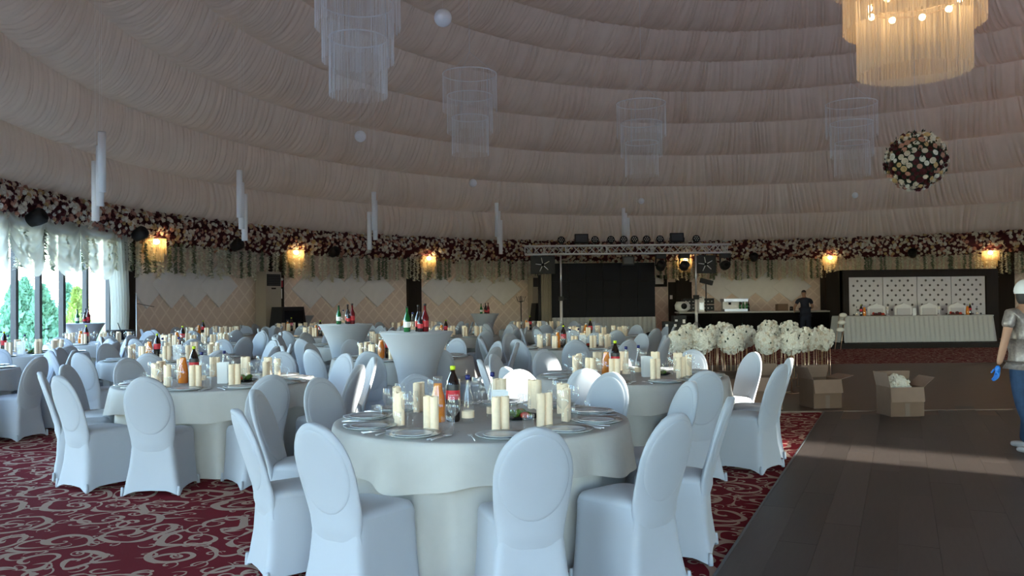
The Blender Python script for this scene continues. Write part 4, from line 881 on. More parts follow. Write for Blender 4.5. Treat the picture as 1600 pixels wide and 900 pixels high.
# ------------------------------------------------------------------ covered chair
def chair_parts():
    N = 56
    def loop(hw, hd, z, rad, pinch=0.0, arch=0.0, cy=0.0, spread=0.0):
        row = []
        for i in range(N):
            a = 2 * PI * i / N + PI / 4; c, s = math.cos(a), math.sin(a); p = 2 / rad
            x = math.copysign(abs(c) ** p, c); y = math.copysign(abs(s) ** p, s)
            m_ = abs(math.sin(2 * a)) ** 1.5                      # 1 at corners
            k = 1 - pinch * (1 - m_)
            tp = 1 - .19 * min(1, z / .40) * (1 - y) / 2; row.append((hw * x * k * (1 + spread * m_) * tp, cy + hd * y * k * (1 + spread * m_), z + arch * (1 - m_)))
        return row
    rows = [loop(.235, .245, .004, 7, .10, .035, -.01, .02), loop(.225, .235, .08, 7, .075, .02, -.008), loop(.212, .222, .22, 7, .045), loop(.206, .214, .36, 7, .02), loop(.205, .212, .425, 7, .01), loop(.205, .212, .445, 6)]
    sk = MB(); v = [p for r in rows for p in r]; f = [(i * N + k, i * N + (k + 1) % N, (i + 1) * N + (k + 1) % N, (i + 1) * N + k) for i in range(len(rows) - 1) for k in range(N)]
    sk.add(v, f); sk = sk.mesh('skirt', 'spandex')
    rows = [loop(.203, .21, .43, 6), loop(.205, .212, .45, 5.5), loop(.196, .203, .47, 5), loop(.16, .165, .482, 4), loop(.08, .08, .487, 3), loop(.002, .002, .488, 2.2)]
    se = MB(); v = [p for r in rows for p in r]; f = [(i * N + k, i * N + (k + 1) % N, (i + 1) * N + (k + 1) % N, (i + 1) * N + k) for i in range(len(rows) - 1) for k in range(N)]
    se.add(v, f); se = se.mesh('seat', 'spandex')
    # backrest: stretched over an oval frame, waist above the seat, leaning back
    M_ = 30; rows = []
    zc, a_, b_ = .69, .192, .24
    for j in range(25):
        u = j / 24
        z = .335 + (.93 - .335) * (1 - (1 - u) ** 1.5)
        if z > zc: hw = a_ * math.sqrt(max(0.0, 1 - ((z - zc) / b_) ** 2))
        else:
            k = (zc - z) / (zc - .38); hw = a_ - (.032 * k ** 1.8 if k < 1 else .032 - .06 * (k - 1))
        hw = max(hw, .002); yb = -.185 - .15 * max(0, (z - .44) / .49) ** 1.1
        th = .026 + .012 * max(0, (.60 - z) / .2) ** 1.5; th = min(th, .036) - (.022 * ((.41 - z) / .075) if z < .41 else 0); th *= min(1, .45 + hw / .12)
        rows.append([(hw * math.copysign(abs(math.cos(2 * PI * i / M_)) ** .75, math.cos(2 * PI * i / M_)), yb + th * math.copysign(abs(math.sin(2 * PI * i / M_)) ** .9, math.sin(2 * PI * i / M_)) - .012 * (1 - (math.cos(2 * PI * i / M_)) ** 2), z) for i in range(M_)])
    bk = MB(); v = [p for r in rows for p in r]; bk.add(v, [(i * M_ + k, i * M_ + (k + 1) % M_, (i + 1) * M_ + (k + 1) % M_, (i + 1) * M_ + k) for i in range(len(rows) - 1) for k in range(M_)]); bk = bk.mesh('backrest', 'spandex')
    # the oval frame pressing through the cover
    def surf(z):
        if z > zc: hw = a_ * math.sqrt(max(0.0, 1 - ((z - zc) / b_) ** 2))
        else:
            k = (zc - z) / (zc - .38); hw = a_ - (.032 * k ** 1.8 if k < 1 else .032 - .06 * (k - 1))
        hw = max(hw, .002); yb = -.185 - .15 * max(0, (z - .44) / .49) ** 1.1
        th = min(.026 + .012 * max(0, (.60 - z) / .2) ** 1.5, .036); return hw, yb, th * min(1, .45 + hw / .12)
    ov = MB()
    for sgn in (-1, 1):
        rws = []
        for q in range(9):
            rr = [1.0, .985, .96, .92, .85, .7, .5, .25, .01][q]; pr = [-.005, .0, .0025, .0038, .0045, .005, .005, .005, .005][q]; row = []
            for i in range(49):
                a = 2 * PI * i / 48; x = .172 * rr * math.cos(a); z = zc - .006 + .216 * rr * math.sin(a); hw, yb, th = surf(z)
                c_ = min(1, abs(x) / hw) ** (1 / .75); sn = math.sqrt(max(0, 1 - c_ * c_)); row.append((x, yb + sgn * th * sn ** .9 - .012 * sn * sn + sgn * pr, z))
            rws.append(row if sgn < 0 else row[::-1])
        ov.grid(rws)
    ov = ov.mesh('oval_pad', 'spandex')
    ft = MB()
    for sx in (-1, 1):
        for sy in (-1, 1): ft.lathe([(.014, 0), (.014, .06)], 8, Matrix.Translation((sx * .215, sy * .222 - .01, 0)))
    ft = ft.mesh('foot', 'black')
    foot1 = MB().lathe([(.010, 0), (.015, .003), (.014, .03), (.010, .07)], 10).mesh('foot', 'spandex')
    return sk, se, bk, ov, ft, foot1
CSK, CSE, CBK, COV, CFT, CF1 = chair_parts()
def joined(name, ms):
    bm = bmesh.new()
    for m in ms: bm.from_mesh(m)
    me = bpy.data.meshes.new(name); bm.to_mesh(me); bm.free(); me.materials.append(MATS['spandex']); me.polygons.foreach_set('use_smooth', [True] * len(me.polygons)); return me
CJ = joined('covered_chair', [CSK, CSE, CBK, COV])
def chair(p, rz, label, group, parts):
    if parts:
        t = thing('covered_chair', label, 'chair', p, rz, group)
        link('skirt', CSK, t); link('seat', CSE, t); b_ = link('backrest', CBK, t); link('oval_pad', COV, b_)
        for sx in (-1, 1):
            for sy in (-1, 1): link('foot', CF1, t, (sx * .215, sy * .222 - .01, 0))
    else:
        t = tag(link('covered_chair', CJ, None, p, rz), label, 'chair', group)
    s = 1 + random.uniform(-.015, .015); t.scale = (s, s, s); return t
# ------------------------------------------------------------------ round tables
TRAD = .92
def cloth_meshes(seed):
    g = np.random.default_rng(seed); ph = g.random(6) * 6.28; n = 160
    def ripple(a, f): return math.sin(a * 11 + ph[0] + .8 * math.sin(3 * a + ph[1])) * .6 + .4 * math.sin(a * 19 + ph[2])
    rows = []
    for z, rr, am in ((.006, .84, .085), (.25, .835, .075), (.45, .85, .055), (.62, .87, .022), (.735, .88, .004)):
        rows.append([((rr + am * ripple(2 * PI * i / n, 0)) * math.cos(2 * PI * i / n), (rr + am * ripple(2 * PI * i / n, 0)) * math.sin(2 * PI * i / n), z) for i in range(n + 1)])
    under = MB().grid(rows).mesh('under_cloth', 'cloth')
    def rip2(a): return math.sin(a * 9 + ph[3] + .9 * math.sin(2 * a + ph[4])) * .6 + .4 * math.sin(a * 17 + ph[5])
    rows = [[(1e-3 * math.cos(2 * PI * i / n), 1e-3 * math.sin(2 * PI * i / n), .752) for i in range(n + 1)]]
    for s, rr, dz_ in ((0, .5, .0), (0, .88, 0), (0, TRAD - .012, -.001), (.0, TRAD, -.006), (.1, TRAD + .010, -.03), (.35, TRAD + .018, .35), (.7, TRAD + .026, .7), (1, TRAD + .035, 1)):
        row = []
        for i in range(n + 1):
            a = 2 * PI * i / n; drop = .235 + .035 * math.cos(4 * a + ph[1]) + .008 * rip2(a)
            z = .752 + (dz_ if dz_ <= 0 else -drop * dz_); r_ = rr + (.045 * s * rip2(a) if s else 0)
            row.append((r_ * math.cos(a), r_ * math.sin(a), z))
        rows.append(row)
    over = MB().grid(rows).mesh('top_cloth', 'cloth')
    return under, over
CLV = [cloth_meshes(i) for i in range(4)]
nth = ['', 'first', 'second', 'third', 'fourth', 'fifth', 'sixth']
TABLES = [  # name, x, y, seat angles or phase, description
    ('A', -.2, 5.27, [-78.5, -47, -16, 16, 49, 80, 112, 144, 175, -151.5, -119], 'foremost round table'),
    ('B', -2.80, 7.9, [-92, -123, -152, 178, 146, 114, 82, 50, 18, -20, -55], 'front left round table'),
    ('C', 1.15, 8.1, [-112, -74, -40, -8, 22, 54, 88, 122, 154, -173, -143], 'front right round table'),
    ('S', -1.45, 11.0, -100, 'sunlit table behind the foremost'),
    ('D', -4.55, 11.2, -80, 'table just behind the front left'),
    ('E', .95, 12.9, -95, 'table just behind the front right'),
    ('L', -6.75, 9.6, -75, 'table cut by left frame edge'),
    ('G', -7.5, 12.7, -72, 'nearer table beside the windows'),
    ('T', -2.6, 14.4, -85, 'table behind the sunlit one'),
    ('I', -5.6, 14.7, -70, 'third table back on the left'),
    ('H', -7.9, 15.9, -90, 'farther table beside the windows'),
    ('F', 1.7, 16.5, -80, 'right table before the screen'),
    ('M', -1.2, 17.3, -95, 'left table before the screen'),
    ('J', -3.95, 18.0, -78, 'table behind the rear cocktail table'),
    ('K', -6.8, 18.9, -88, 'leftmost table by the patterned wall'),
    ('N', .6, 20.4, -84, 'farthest table before the screen'),
    ('P', -2.5, 21.2, -92, 'right table by the patterned wall'),
    ('Q', -5.5, 21.5, -75, 'middle table by the patterned wall'),
]
near3 = ('A', 'B', 'C'); mid = ('A', 'B', 'C', 'S', 'D', 'E', 'L', 'G'); two_glass = ('A', 'B', 'C', 'S', 'D', 'E', 'L', 'G', 'T')
for ti, (nm, cx, cy, seats, desc) in enumerate(TABLES):
    if not isinstance(seats, list): seats = [seats + 360 / 11 * k + random.uniform(-3, 3) for k in range(11)]
    t = thing('round_table', 'white clothed round table: the ' + desc, 'table', (cx, cy, 0), 0, 'round banquet tables')
    u_, o_ = CLV[ti % 4]; link('under_cloth', u_, t, None, ti * 1.1); link('top_cloth', o_, t, None, ti * 1.7)
    view = math.degrees(math.atan2(-cy, -cx))
    rel = [((a - view + 180) % 360) - 180 for a in seats]
    order = sorted(range(11), key=lambda i: rel[i]); i0 = min(range(11), key=lambda i: abs(rel[i])); k0 = order.index(i0)
    gname = 'place settings at the ' + desc
    for k, i in enumerate(order):
        a = R(seats[i]); off = k - k0
        if off > 5: off -= 11
        if off < -5: off += 11
        pos = 'nearest the camera' if off == 0 else '%s %s from the nearest' % (nth[abs(off)], 'rightward' if off > 0 else 'leftward')
        d = Vector((math.cos(a), math.sin(a), 0)); tn = Vector((-d.y, d.x, 0)); c = Vector((cx, cy, 0))
        rr = 1.15 + random.uniform(-.03, .05)
        p = c + d * rr; q = math.hypot(p.x - CX, p.y - CY)
        if q < RW - .75: chair(p, a + PI / 2 + R(random.uniform(-5, 5)), 'white covered chair, %s, at the %s' % (pos, desc), 'chairs at the ' + desc, nm in mid)
        zt_ = .7535
        pl = thing('dinner_plate', 'glass-rimmed plate, %s, on the %s' % (pos, desc), 'plate', tuple(c + d * .735 + Vector((0, 0, zt_))), 0, 'plates'); link('plate', PL, pl); link('charger_rim', PR, pl)
        sd = 1 if (i % 2) else -1
        o = tag(link('napkin', NM, None, tuple(c + d * .545 + tn * random.uniform(-.02, .02) + Vector((0, 0, zt_))), a + PI / 2 + random.uniform(-.35, .35)), 'cream double-rolled napkin, %s, on the %s' % (pos, desc), 'napkin', 'rolled napkins')
        tag(link('wine_glass', WG, None, tuple(c + d * .56 + tn * .155 + Vector((0, 0, zt_)))), 'tall wine glass, %s, on the %s' % (pos, desc), 'glass', 'wine glasses')
        if nm in two_glass: tag(link('wine_glass', WS, None, tuple(c + d * .50 + tn * .09 + Vector((0, 0, zt_)))), 'short wine glass, %s, on the %s' % (pos, desc), 'glass', 'wine glasses')
        if nm in near3:
            tag(link('tumbler', TG, None, tuple(c + d * .635 + tn * .16 + Vector((0, 0, zt_)))), 'clear water tumbler, %s, on the %s' % (pos, desc), 'glass', 'water tumblers')
            for kind, so in (('fork', -.175), ('knife', .17), ('spoon', .195)):
                tag(link('table_' + kind, CU[kind], None, tuple(c + d * .745 + tn * so + Vector((0, 0, zt_))), a + PI / 2), 'steel %s, %s, on the %s' % (kind, pos, desc), 'cutlery', 'table ' + kind + 's')
    # drinks in the middle
    sm = nm not in near3; z = .7535; on = 'on the ' + desc
    B_ = lambda x, y: (cx + x, cy + y, z)
    bottle('carafe', B_(-.26, -.17), 'glass carafe of orange juice ' + on, 1.06, 'juice carafes', sm, .15)
    bottle('cola', B_(-.17, -.14), 'cola bottle with red label ' + on, 1.02, 'cola bottles', sm, .1)
    if nm in mid:
        bottle('water', B_(-.075, -.20), 'clear water bottle with blue cap, left one, ' + on, 1.05, 'water bottles', sm); bottle('water', B_(.07, -.02), 'clear water bottle with blue cap, right one, ' + on, 1.05, 'water bottles', sm)
        # menu card and fruit bowl
        m_ = thing('menu_card', 'white folded menu card standing ' + on, 'card', B_(.12, -.20), .12, 'menu cards')
        for s_, ry in ((-1, .12), (1, -.12)):
            MB().box(-.045, -.0015, 0, .045, .0015, .195, Matrix.Translation((0, s_ * .024, 0)) @ Matrix.Rotation(ry, 4, 'X')).obj('leaf', 'card', m_, smooth=False)
        if nm in near3: MB().torus(.022, .0025, 0, 20, 5).obj('wreath_print', 'card_mark', m_, loc=(0, -.0135, .11)).rotation_euler = (R(90) - .12, 0, 0)
        b_ = thing('salad_platter', 'dark platter of green vegetables and tomato ' + on, 'platter', B_(.24, -.02), 0, 'vegetable platters'); MB().lathe([(.001, .004), (.11, .004), (.14, .016), (.137, .018), (.1, .008), (.001, .008)], 24, caps=False).obj('platter', 'black_gloss', b_)
        gg = np.random.default_rng(ti)
        for q in range(9):
            aa = gg.random() * 6.28; rr = .085 * gg.random() ** .5; MB().ball(.028, (0, 0, 0), 8, 6, (1.1, .8, .75)).obj('vegetable', 'tomato' if q in (2, 5) else 'salad', b_, loc=(rr * math.cos(aa), rr * math.sin(aa), .028 + .012 * (q % 2)))
# ------------------------------------------------------------------ cocktail tables
def cocktail_mesh(h, rt, rm, rb):
    rows = []; n = 64
    for s in np.linspace(0, 1, 22):
        z = h * s; r = rm + (rt - rm) * max(0, (s - .35) / .65) ** 2.2 + (rb - rm) * max(0, (.35 - s) / .35) ** 1.6
        rows.append([(r * math.cos(2 * PI * i / n), r * math.sin(2 * PI * i / n), z + (.05 * (1 - abs(math.cos(2 * 2 * PI * i / n))) if s == 0 else 0)) for i in range(n + 1)])
    mb = MB().grid(rows); return mb.mesh('stretch_cover', 'spandex'), MB().lathe([(.001, h + .004), (rt - .01, h + .004), (rt, h), (rt, h - .012)], 48, caps=False).mesh('table_top', 'spandex')
CKM = cocktail_mesh(1.14, .42, .20, .33)
ck = [(650, 9.5, 'nearest tall cocktail table in white stretch cover, behind the foremost table', 'near cocktail table'), (540, 13.0, 'tall cocktail table in white stretch cover, left of the nearest one', 'second cocktail table'),
      (757, 24.2, 'small far cocktail table before the third diamond panel', 'far cocktail table'), (467, 24.0, 'shaded far cocktail table below the second diamond panel', 'shaded cocktail table'), (130, 17.4, 'cocktail table in front of the glass doors', 'window cocktail table')]
for px, Y, lb, ds in ck:
    x = X_(px, Y); t = thing('cocktail_table', lb, 'table', (x, Y, 0), 0, 'cocktail tables'); s = 1.0 if Y < 15 else .96; t.scale = (1, 1, s); link('stretch_cover', CKM[0], t); link('table_top', CKM[1], t)
    if 'shaded' in ds: continue
    z = (1.14 + .004) * s
    for kind, dx, dy, hs in (('green', -.10, -.05, 1.15), ('water', -.04, 0, .8), ('dark', .02, .05, 1.2), ('dark', .05, -.05, .9), ('red', .10, 0, 1.25)):
        nm_ = {'green': 'green glass bottle', 'water': 'small clear bottle', 'dark': 'taller dark bottle' if hs > 1 else 'shorter dark bottle', 'red': 'red drink bottle'}[kind]
        bottle(kind, (x + dx, Y + dy, z), '%s on the %s' % (nm_, ds), hs, 'bottles on the ' + ds, Y > 12)
# head table dressing
for kind, px, s, lb in (('water', 1338, 1.0, 'water bottle at the left end of the head table'), ('cola', 1345, 1.0, 'cola bottle near the left end of the head table'), ('carafe', 1350, 1.15, 'orange juice carafe near the left end of the head table'),
        ('carafe', 1511, 1.15, 'orange juice carafe near the right end of the head table'), ('cola', 1515, 1.0, 'cola bottle near the right end of the head table'), ('water', 1526, .9, 'water bottle at the right end of the head table')):
    bottle(kind, (X_(px, HTY + .3), HTY + .3, HZ), lb, s, None, True)
for k, px in enumerate((1386, 1467)):
    t = thing('candle_holder', '%s white candle in a silver holder on the head table' % ('left', 'right')[k], 'candle', (X_(px, HTY + .3), HTY + .3, HZ)); MB().lathe([(.07, 0), (.05, .02), (.02, .04), (.02, .14), (.045, .17)], 14).obj('holder', 'steel', t); MB().lathe([(.035, .17), (.035, .26), (.003, .265)], 12).obj('candle', 'petal_white', t)
    t = thing('fruit_platter', '%s wooden platter of snacks on the head table' % ('left', 'right')[k], 'platter', (X_(px - 14 + 40 * k, HTY + .25), HTY + .25, HZ)); MB().lathe([(.001, 0), (.2, .0), (.22, .03), (.001, .012)], 20, caps=False).obj('platter', 'cardboard', t)
    for q in range(7): MB().ball(.045, (0, 0, 0), 8, 6).obj('snack', 'petal_burgundy' if q % 3 else 'tomato', t, loc=(.14 * math.cos(q * .9), .10 * math.sin(q * .9), .045 + .02 * (q % 2)))
t = thing('menu_card', 'white card standing in the middle of the head table', 'card', (X_(1428, HTY + .2), HTY + .2, HZ)); MB().box(-.05, -.004, 0, .05, .004, .22).obj('front_leaf', 'card', t, smooth=False); MB().box(-.05, .01, 0, .05, .014, .21).obj('back_leaf', 'card', t, smooth=False)
# flowered leaning ladder left of the head table
a_ = at(1306, 527, 23.3); t = thing('flower_ladder', 'leaning rack with white flowers left of the head table', 'flower stand', (X_(1303, 23.3), 23.3, 0))
for s_ in (0, .16): MB().tube([(s_, 0, 0), (s_ + .28, .35, .98)], .012, 6).obj('rail', 'gold', t)
for k in range(3):
    o = MB().ball(.10, n=10, m=7, sc=(1.2, .8, .7)).obj('bouquet', 'petal_white', t, loc=(.22 + .08 * k, .15 + .1 * k, .55 + .2 * k))
# ------------------------------------------------------------------ flower stands
def bouquet(r, parent, z, seed, n=190):
    g = np.random.default_rng(seed); MB().ball(r * .86, (0, 0, z), 16, 10).obj('core', 'petal_cream', parent)
    i = np.arange(n); zz = 1 - 2 * (i + .5) / n; ph = i * 2.39996; rr = np.sqrt(1 - zz * zz); N = np.stack([rr * np.cos(ph), rr * np.sin(ph), zz], 1) + g.normal(size=(n, 3)) * .06
    P = N * (r * (.84 + .10 * g.random((n, 1)))); P[:, 2] += z; sel = g.random(n) < .82
    o = scatter('blossom_cluster', P[sel], N[sel] + g.normal(size=(sel.sum(), 3)) * .2, np.full(sel.sum(), r / .19 * .85) * (.8 + .4 * g.random(sel.sum())), FV, FT, 'petal_white', parent); o['kind'] = 'stuff'
    o = scatter('blossom_cluster', P[~sel], N[~sel], np.full((~sel).sum(), r / .19 * .75), FV, FT, 'petal_cream', parent); o['kind'] = 'stuff'
    m = 28; N2 = g.normal(size=(m, 3)); N2 /= np.linalg.norm(N2, axis=1)[:, None]; P2 = N2 * r * .97; P2[:, 2] += z
    o = scatter('leaves', P2, N2 + g.normal(size=(m, 3)) * .6, np.full(m, .95), LFV, LFT, 'leaf_dark', parent); o['kind'] = 'stuff'
fr = [(1061, 535), (1098, 533), (1142, 534), (1199, 534), (1236, 535)]; bkr = [(1076, 524), (1114, 526), (1131, 521), (1163, 526), (1201, 518), (1233, 519), (1260, 531), (1284, 529)]
for row, lst, Y in (('front', fr, 12.9), ('back', bkr, 14.6)):
    for k, (px, py) in enumerate(lst):
        YY = Y + (.0 if row == 'front' else (py - 524) * -.12); p = at(px, py, YY); r = .185 if row == 'front' else .19
        t = thing('flower_stand', 'white flower ball on a slim gold stand, %s from the left in the %s row' % (ordn[k], row), 'flower stand', (p.x, p.y, .008), random.random() * 1.5, 'white flower balls on gold stands')
        z = p.z - .008; bouquet(r, t, z, 50 + k + (20 if row == 'back' else 0))
        h_ = z - r * .55; w_ = .11
        for sx in (-1, 1):
            for sy in (-1, 1): MB().tube([(sx * w_, sy * w_, 0), (sx * w_, sy * w_, h_)], .006, 6).obj('rod', 'gold', t)
        for q in range(4): MB().tube([(w_ * .5 * math.cos(q * 1.57), w_ * .5 * math.sin(q * 1.57), h_ * .35), (w_ * .5 * math.cos(q * 1.57), w_ * .5 * math.sin(q * 1.57), h_)], .003, 5).obj('crystal_drop', 'crystal', t)
        for zz in (.006, h_):
            mb = MB()
            for q in range(4):
                c1_ = [(-w_, -w_), (w_, -w_), (w_, w_), (-w_, w_)]; mb.tube([(*c1_[q], zz), (*c1_[(q + 1) % 4], zz)], .006, 6)
            mb.obj('base_frame' if zz < .1 else 'top_frame', 'gold', t)
# ------------------------------------------------------------------ cardboard boxes
def carton(px, Y, w, d, h, rz, label, flaps=(60, 50, 70, 40), z=.012):
    x = X_(px, Y); t = thing('cardboard_box', label, 'box', (x, Y, z), rz, 'open cardboard boxes'); th = .006
    mb = MB(); mb.box(-w, -d, 0, w, d, th); mb.box(-w, -d, th, -w + th, d, h); mb.box(w - th, -d, th, w, d, h); mb.box(-w + th, -d, th, w - th, -d + th, h); mb.box(-w + th, d - th, th, w - th, d, h)
    mb.obj('carton', 'cardboard', t, smooth=False)
    for (ax, sgn, L_, W_), an in zip((('x', -1, d, .18), ('x', 1, d, .18), ('y', -1, w, .18), ('y', 1, w, .18)), flaps):
        if an is None: continue
        M = Matrix.Translation((sgn * w if ax == 'x' else 0, sgn * d if ax == 'y' else 0, h)) @ (Matrix.Rotation(sgn * R(an), 4, 'Y') if ax == 'x' else Matrix.Rotation(-sgn * R(an), 4, 'X'))
        mb = MB(); (mb.box(-.003, -L_, 0, .003, L_, W_, M) if ax == 'x' else mb.box(-L_, -.003, 0, L_, .003, W_, M)); mb.obj('flap', 'cardboard_in', t, smooth=False)
    MB().box(-.03, -d - .0015, 0, .03, -d, h * .45).obj('tape_strip', 'tape', t, smooth=False)
    return t
carton(1279, 11.25, .20, .19, .38, R(9), 'open cardboard box in front of the right flower stands', (25, 75, 168, -20))
bx = carton(1403, 10.4, .21, .18, .36, R(3), 'open cardboard box holding a white flower ball', (12, 50, 172, -12))
b2 = thing('white_bouquet', 'white flower ball lying inside the cardboard box', 'bouquet', (X_(1396, 10.5), 10.5, .30)); bouquet(.17, b2, 0.02, 99)
carton(1190, 11.2, .21, .2, .42, R(-6), 'cardboard box behind the right-hand covered chair', (30, 35, 168, -25)); carton(1143, 12.0, .22, .22, .33, R(5), 'cardboard box left of the right-hand covered chair', (None, 60, 165, -60))
# ------------------------------------------------------------------ people
def skin_obj(name, joints, edges, m, parent=None, sub=2, root=0):
    me = bpy.data.meshes.new(name); me.from_pydata([j[0] for j in joints], edges, []); me.materials.append(MATS[m]); o = link(name, me, parent)
    o.modifiers.new('skin', 'SKIN'); sv = me.skin_vertices
    if not sv: 
        bm = bmesh.new(); bm.from_mesh(me); bm.verts.layers.skin.verify(); bm.to_mesh(me); bm.free(); sv = me.skin_vertices
    for i, j in enumerate(joints):
        r = j[1]; sv[0].data[i].radius = r if isinstance(r, tuple) else (r, r); sv[0].data[i].use_root = (i == root)
    o.modifiers['skin'].use_smooth_shade = True
    sb = o.modifiers.new('sub', 'SUBSURF'); sb.levels = sub; sb.render_levels = sub; return o
def chain(*js):
    return list(js), [(i, i + 1) for i in range(len(js) - 1)]
def hand(parent, wrist, dirv, side, m, name='hand', s=1.0):
    """palm with four curled fingers and a thumb from the palm's side, hanging down"""
    d = Vector(dirv).normalized(); sv_ = Vector(side).normalized(); f_ = d.cross(sv_).normalized(); W = Vector(wrist); J = [(W, .021 * s), (W + d * .045 * s, (.036 * s, .016 * s)), (W + d * .085 * s, (.038 * s, .015 * s))]; E_ = [(0, 1), (1, 2)]
    for k, (o_, L_) in enumerate(((-.027, .062), (-.009, .074), (.009, .070), (.027, .055))):
        b = len(J); base = W + d * .095 * s + sv_ * o_ * s
        J += [(base, .0095 * s), (base + d * L_ * .5 * s + f_ * .008 * s, .009 * s), (base + d * L_ * .85 * s + f_ * .028 * s, .0078 * s)]; E_ += [(2, b), (b, b + 1), (b + 1, b + 2)]
    b = len(J); J += [(W + d * .045 * s + sv_ * -.036 * s + f_ * .012 * s, .011 * s), (W + d * .085 * s + sv_ * -.048 * s + f_ * .03 * s, .009 * s)]; E_ += [(1, b), (b, b + 1)]
    return skin_obj(name, J, E_, m, parent, 2)
def person(loc, rz, label, H, female=True, cap=False, shirt='sequin', pants='jeans', stride=.14, armL=None, armR=None, lean=0.0, gloves=False):
    t = thing('person', label, 'person', loc, rz); k = H / 1.68
    V = lambda x, y, z: Vector((x * k, (y + lean * max(0, z - .9)) * k, z * k))
    # local frame: person faces +Y
    hipw = .095; sh = .175 if female else .20
    aL = armL or [(sh + .01, 0, 1.36), (sh + .10, -.03, 1.10), (sh + .13, .07, .87)]; aR = armR or [(-sh - .01, 0, 1.36), (-sh - .10, -.01, 1.10), (-sh - .12, .08, .87)]
    body = [(V(0, 0, .93), (.155 * k, .11 * k)), (V(0, .0, 1.10), (.125 * k, .092 * k)), (V(0, -.01, 1.26), (.145 * k, .10 * k)), (V(0, -.01, 1.38), (.12 * k, .08 * k)), (V(0, .0, 1.455), (.052 * k, .054 * k)), (V(0, .02, 1.52), (.06 * k, .068 * k)), (V(0, .025, 1.585), (.072 * k, .088 * k)), (V(0, .02, 1.645), (.062 * k, .075 * k))]
    E_ = [(i, i + 1) for i in range(7)]
    for arm in (aL, aR):
        b = len(body); r_ = .044 if female else .052
        body += [(V(arm[0][0] * .93, arm[0][1], arm[0][2]), .05 * k), (V(*arm[1]), r_ * .85 * k), (V(*[(p + q) / 2 for p, q in zip(arm[1], arm[2])]), r_ * .82 * k), (V(*arm[2]), .026 * k)]; E_ += [(3, b), (b, b + 1), (b + 1, b + 2), (b + 2, b + 3)]
    legs = []
    for s_, st in ((1, stride), (-1, -stride)):
        lg = [(V(s_ * hipw, 0, .86), .088 * k), (V(s_ * hipw * 1.0, st * .45 + .02, .48), .058 * k), (V(s_ * hipw, st * .85 - .02, .28), .052 * k), (V(s_ * hipw, st, .09), .038 * k)]; legs.append(lg)
        b = len(body); body += lg; E_ += [(0, b), (b, b + 1), (b + 1, b + 2), (b + 2, b + 3)]
    skin_obj('body', body, E_, 'skin', t, 2)
    # shirt with short sleeves
    S_ = [(V(0, 0, .90), (.184 * k, .142 * k)), (V(0, 0, .97), (.172 * k, .13 * k)), (V(0, 0, 1.08), (.145 * k, .11 * k)), (V(0, -.01, 1.26), (.162 * k, .118 * k)), (V(0, -.01, 1.375), (.135 * k, .095 * k)), (V(0, 0, 1.43), (.07 * k, .066 * k))]; Es = [(0, 1), (1, 2), (2, 3), (3, 4), (4, 5)]
    for arm in (aL, aR):
        b = len(S_); q = [(p * .45 + r_ * .55) for p, r_ in zip(arm[0], arm[1])]
        S_ += [(V(arm[0][0] * .95, arm[0][1], arm[0][2] + .005), .066 * k), (V(*q), .062 * k)]; Es += [(4, b), (b, b + 1)]
    skin_obj('shirt', S_, Es, shirt, t, 2, 1)
    P_ = [(V(0, 0, .97), (.165 * k, .122 * k)), (V(0, 0, .90), (.178 * k, .136 * k)), (V(0, 0, .83), (.172 * k, .13 * k))]; Ep = [(0, 1), (1, 2)]
    for s_, lg in zip((1, -1), legs):
        b = len(P_); P_ += [(Vector(lg[0][0]) - Vector((0, 0, .06 * k)), .105 * k), (lg[1][0], .075 * k), (lg[2][0], .068 * k), (Vector(lg[3][0]) - Vector((0, 0, .03 * k)), .058 * k)]; Ep += [(2, b), (b, b + 1), (b + 1, b + 2), (b + 2, b + 3)]
    skin_obj('trousers', P_, Ep, pants, t, 2)
    for lg in legs:
        a_ = Vector(lg[3][0]); skin_obj('shoe', [(Vector((a_.x, a_.y - .03 * k, .04)), (.042 * k, .038)), (Vector((a_.x, a_.y + .09 * k, .036)), (.045 * k, .034)), (Vector((a_.x, a_.y + .17 * k, .03)), (.036 * k, .026))], [(0, 1), (1, 2)], 'shoe', t, 2)
    for arm, s_ in ((aL, 1), (aR, -1)):
        w_ = V(*arm[2]); dv = (w_ - V(*arm[1])).normalized(); hand(t, w_, dv + Vector((0, 0, -.4)), (s_ * .15, -1, 0), 'glove' if gloves else 'skin', 'glove' if gloves else 'hand', k * 1.05)
    # head details
    hc = V(0, .022, 1.585)
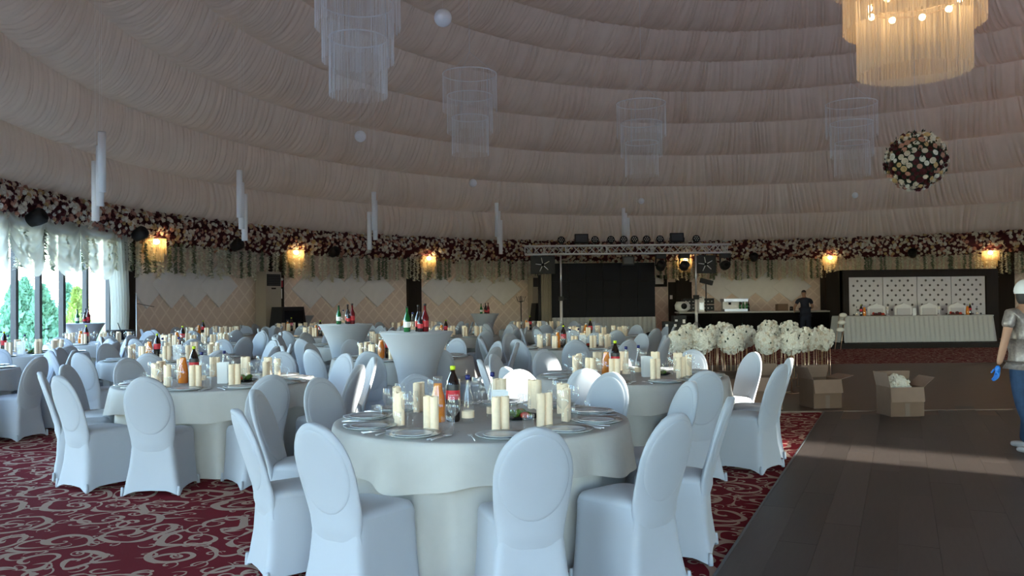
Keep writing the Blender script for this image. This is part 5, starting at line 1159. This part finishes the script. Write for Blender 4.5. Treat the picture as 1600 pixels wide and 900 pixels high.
    for s_ in (-1, 1):
        MB().ball(.016 * k, (hc.x + s_ * .072 * k, hc.y - .008 * k, hc.z - .005), 8, 6, (.5, 1, 1.5)).obj('ear', 'skin', t); MB().ball(.011 * k, (hc.x + s_ * .03 * k, hc.y + .084 * k, hc.z + .005), 8, 6).obj('eye', 'hair', t)
    MB().ball(.015 * k, (hc.x, hc.y + .096 * k, hc.z - .02 * k), 8, 6, (.8, 1.0, 1.5)).obj('nose', 'skin', t); MB().ball(.02 * k, (hc.x, hc.y + .082 * k, hc.z - .058 * k), 8, 6, (1.1, .5, .35)).obj('mouth', 'petal_blush', t)
    def capmesh(r, zlo, m, name, ysh=-.012):
        mb = MB(); prof = [(max(1e-4, r * math.sin(PI * i / 14)), -r * math.cos(PI * i / 14)) for i in range(15)]; prof = [p for p in prof if p[1] > zlo * r]
        mb.lathe(prof, 24, Matrix.Translation((hc.x, hc.y + ysh * k, hc.z + .005 * k)) @ Matrix.Diagonal((.88, 1.08, 1.12, 1)), caps=False)
        return mb.obj(name, m, t)
    if cap:
        capmesh(.104 * k, -.30, 'cap_white', 'head_cap', -.022); MB().ball(.095 * k, (hc.x, hc.y - .026 * k, hc.z - .035 * k), 18, 12, (.92, .98, 1.25)).obj('hair', 'hair', t)
    else: capmesh(.090 * k, .05, 'hair', 'hair', -.012)
    return t
p = at(1592, 0, 7.85)
person((p.x + .01, 7.85, .015), R(12), 'person in white cap, sequined top and jeans walking away at right', 1.60, True, True, 'sequin', 'jeans', .14, gloves=True,
       armL=[(.185, 0, 1.36), (.26, -.02, 1.10), (.27, .08, .88)], armR=[(-.185, 0, 1.36), (-.25, .0, 1.10), (-.27, .06, .86)])
p = at(1254, 0, 26.55)
person((p.x, 26.72, 0), R(-4), 'person in dark shirt and trousers leaning on the bar', 1.70, False, False, 'navy', 'trousers', .06, lean=.22,
       armL=[(.2, .0, 1.36), (.27, .10, 1.14), (.16, .30, 1.06)], armR=[(-.2, 0, 1.36), (-.30, .10, 1.14), (-.25, .30, 1.06)])
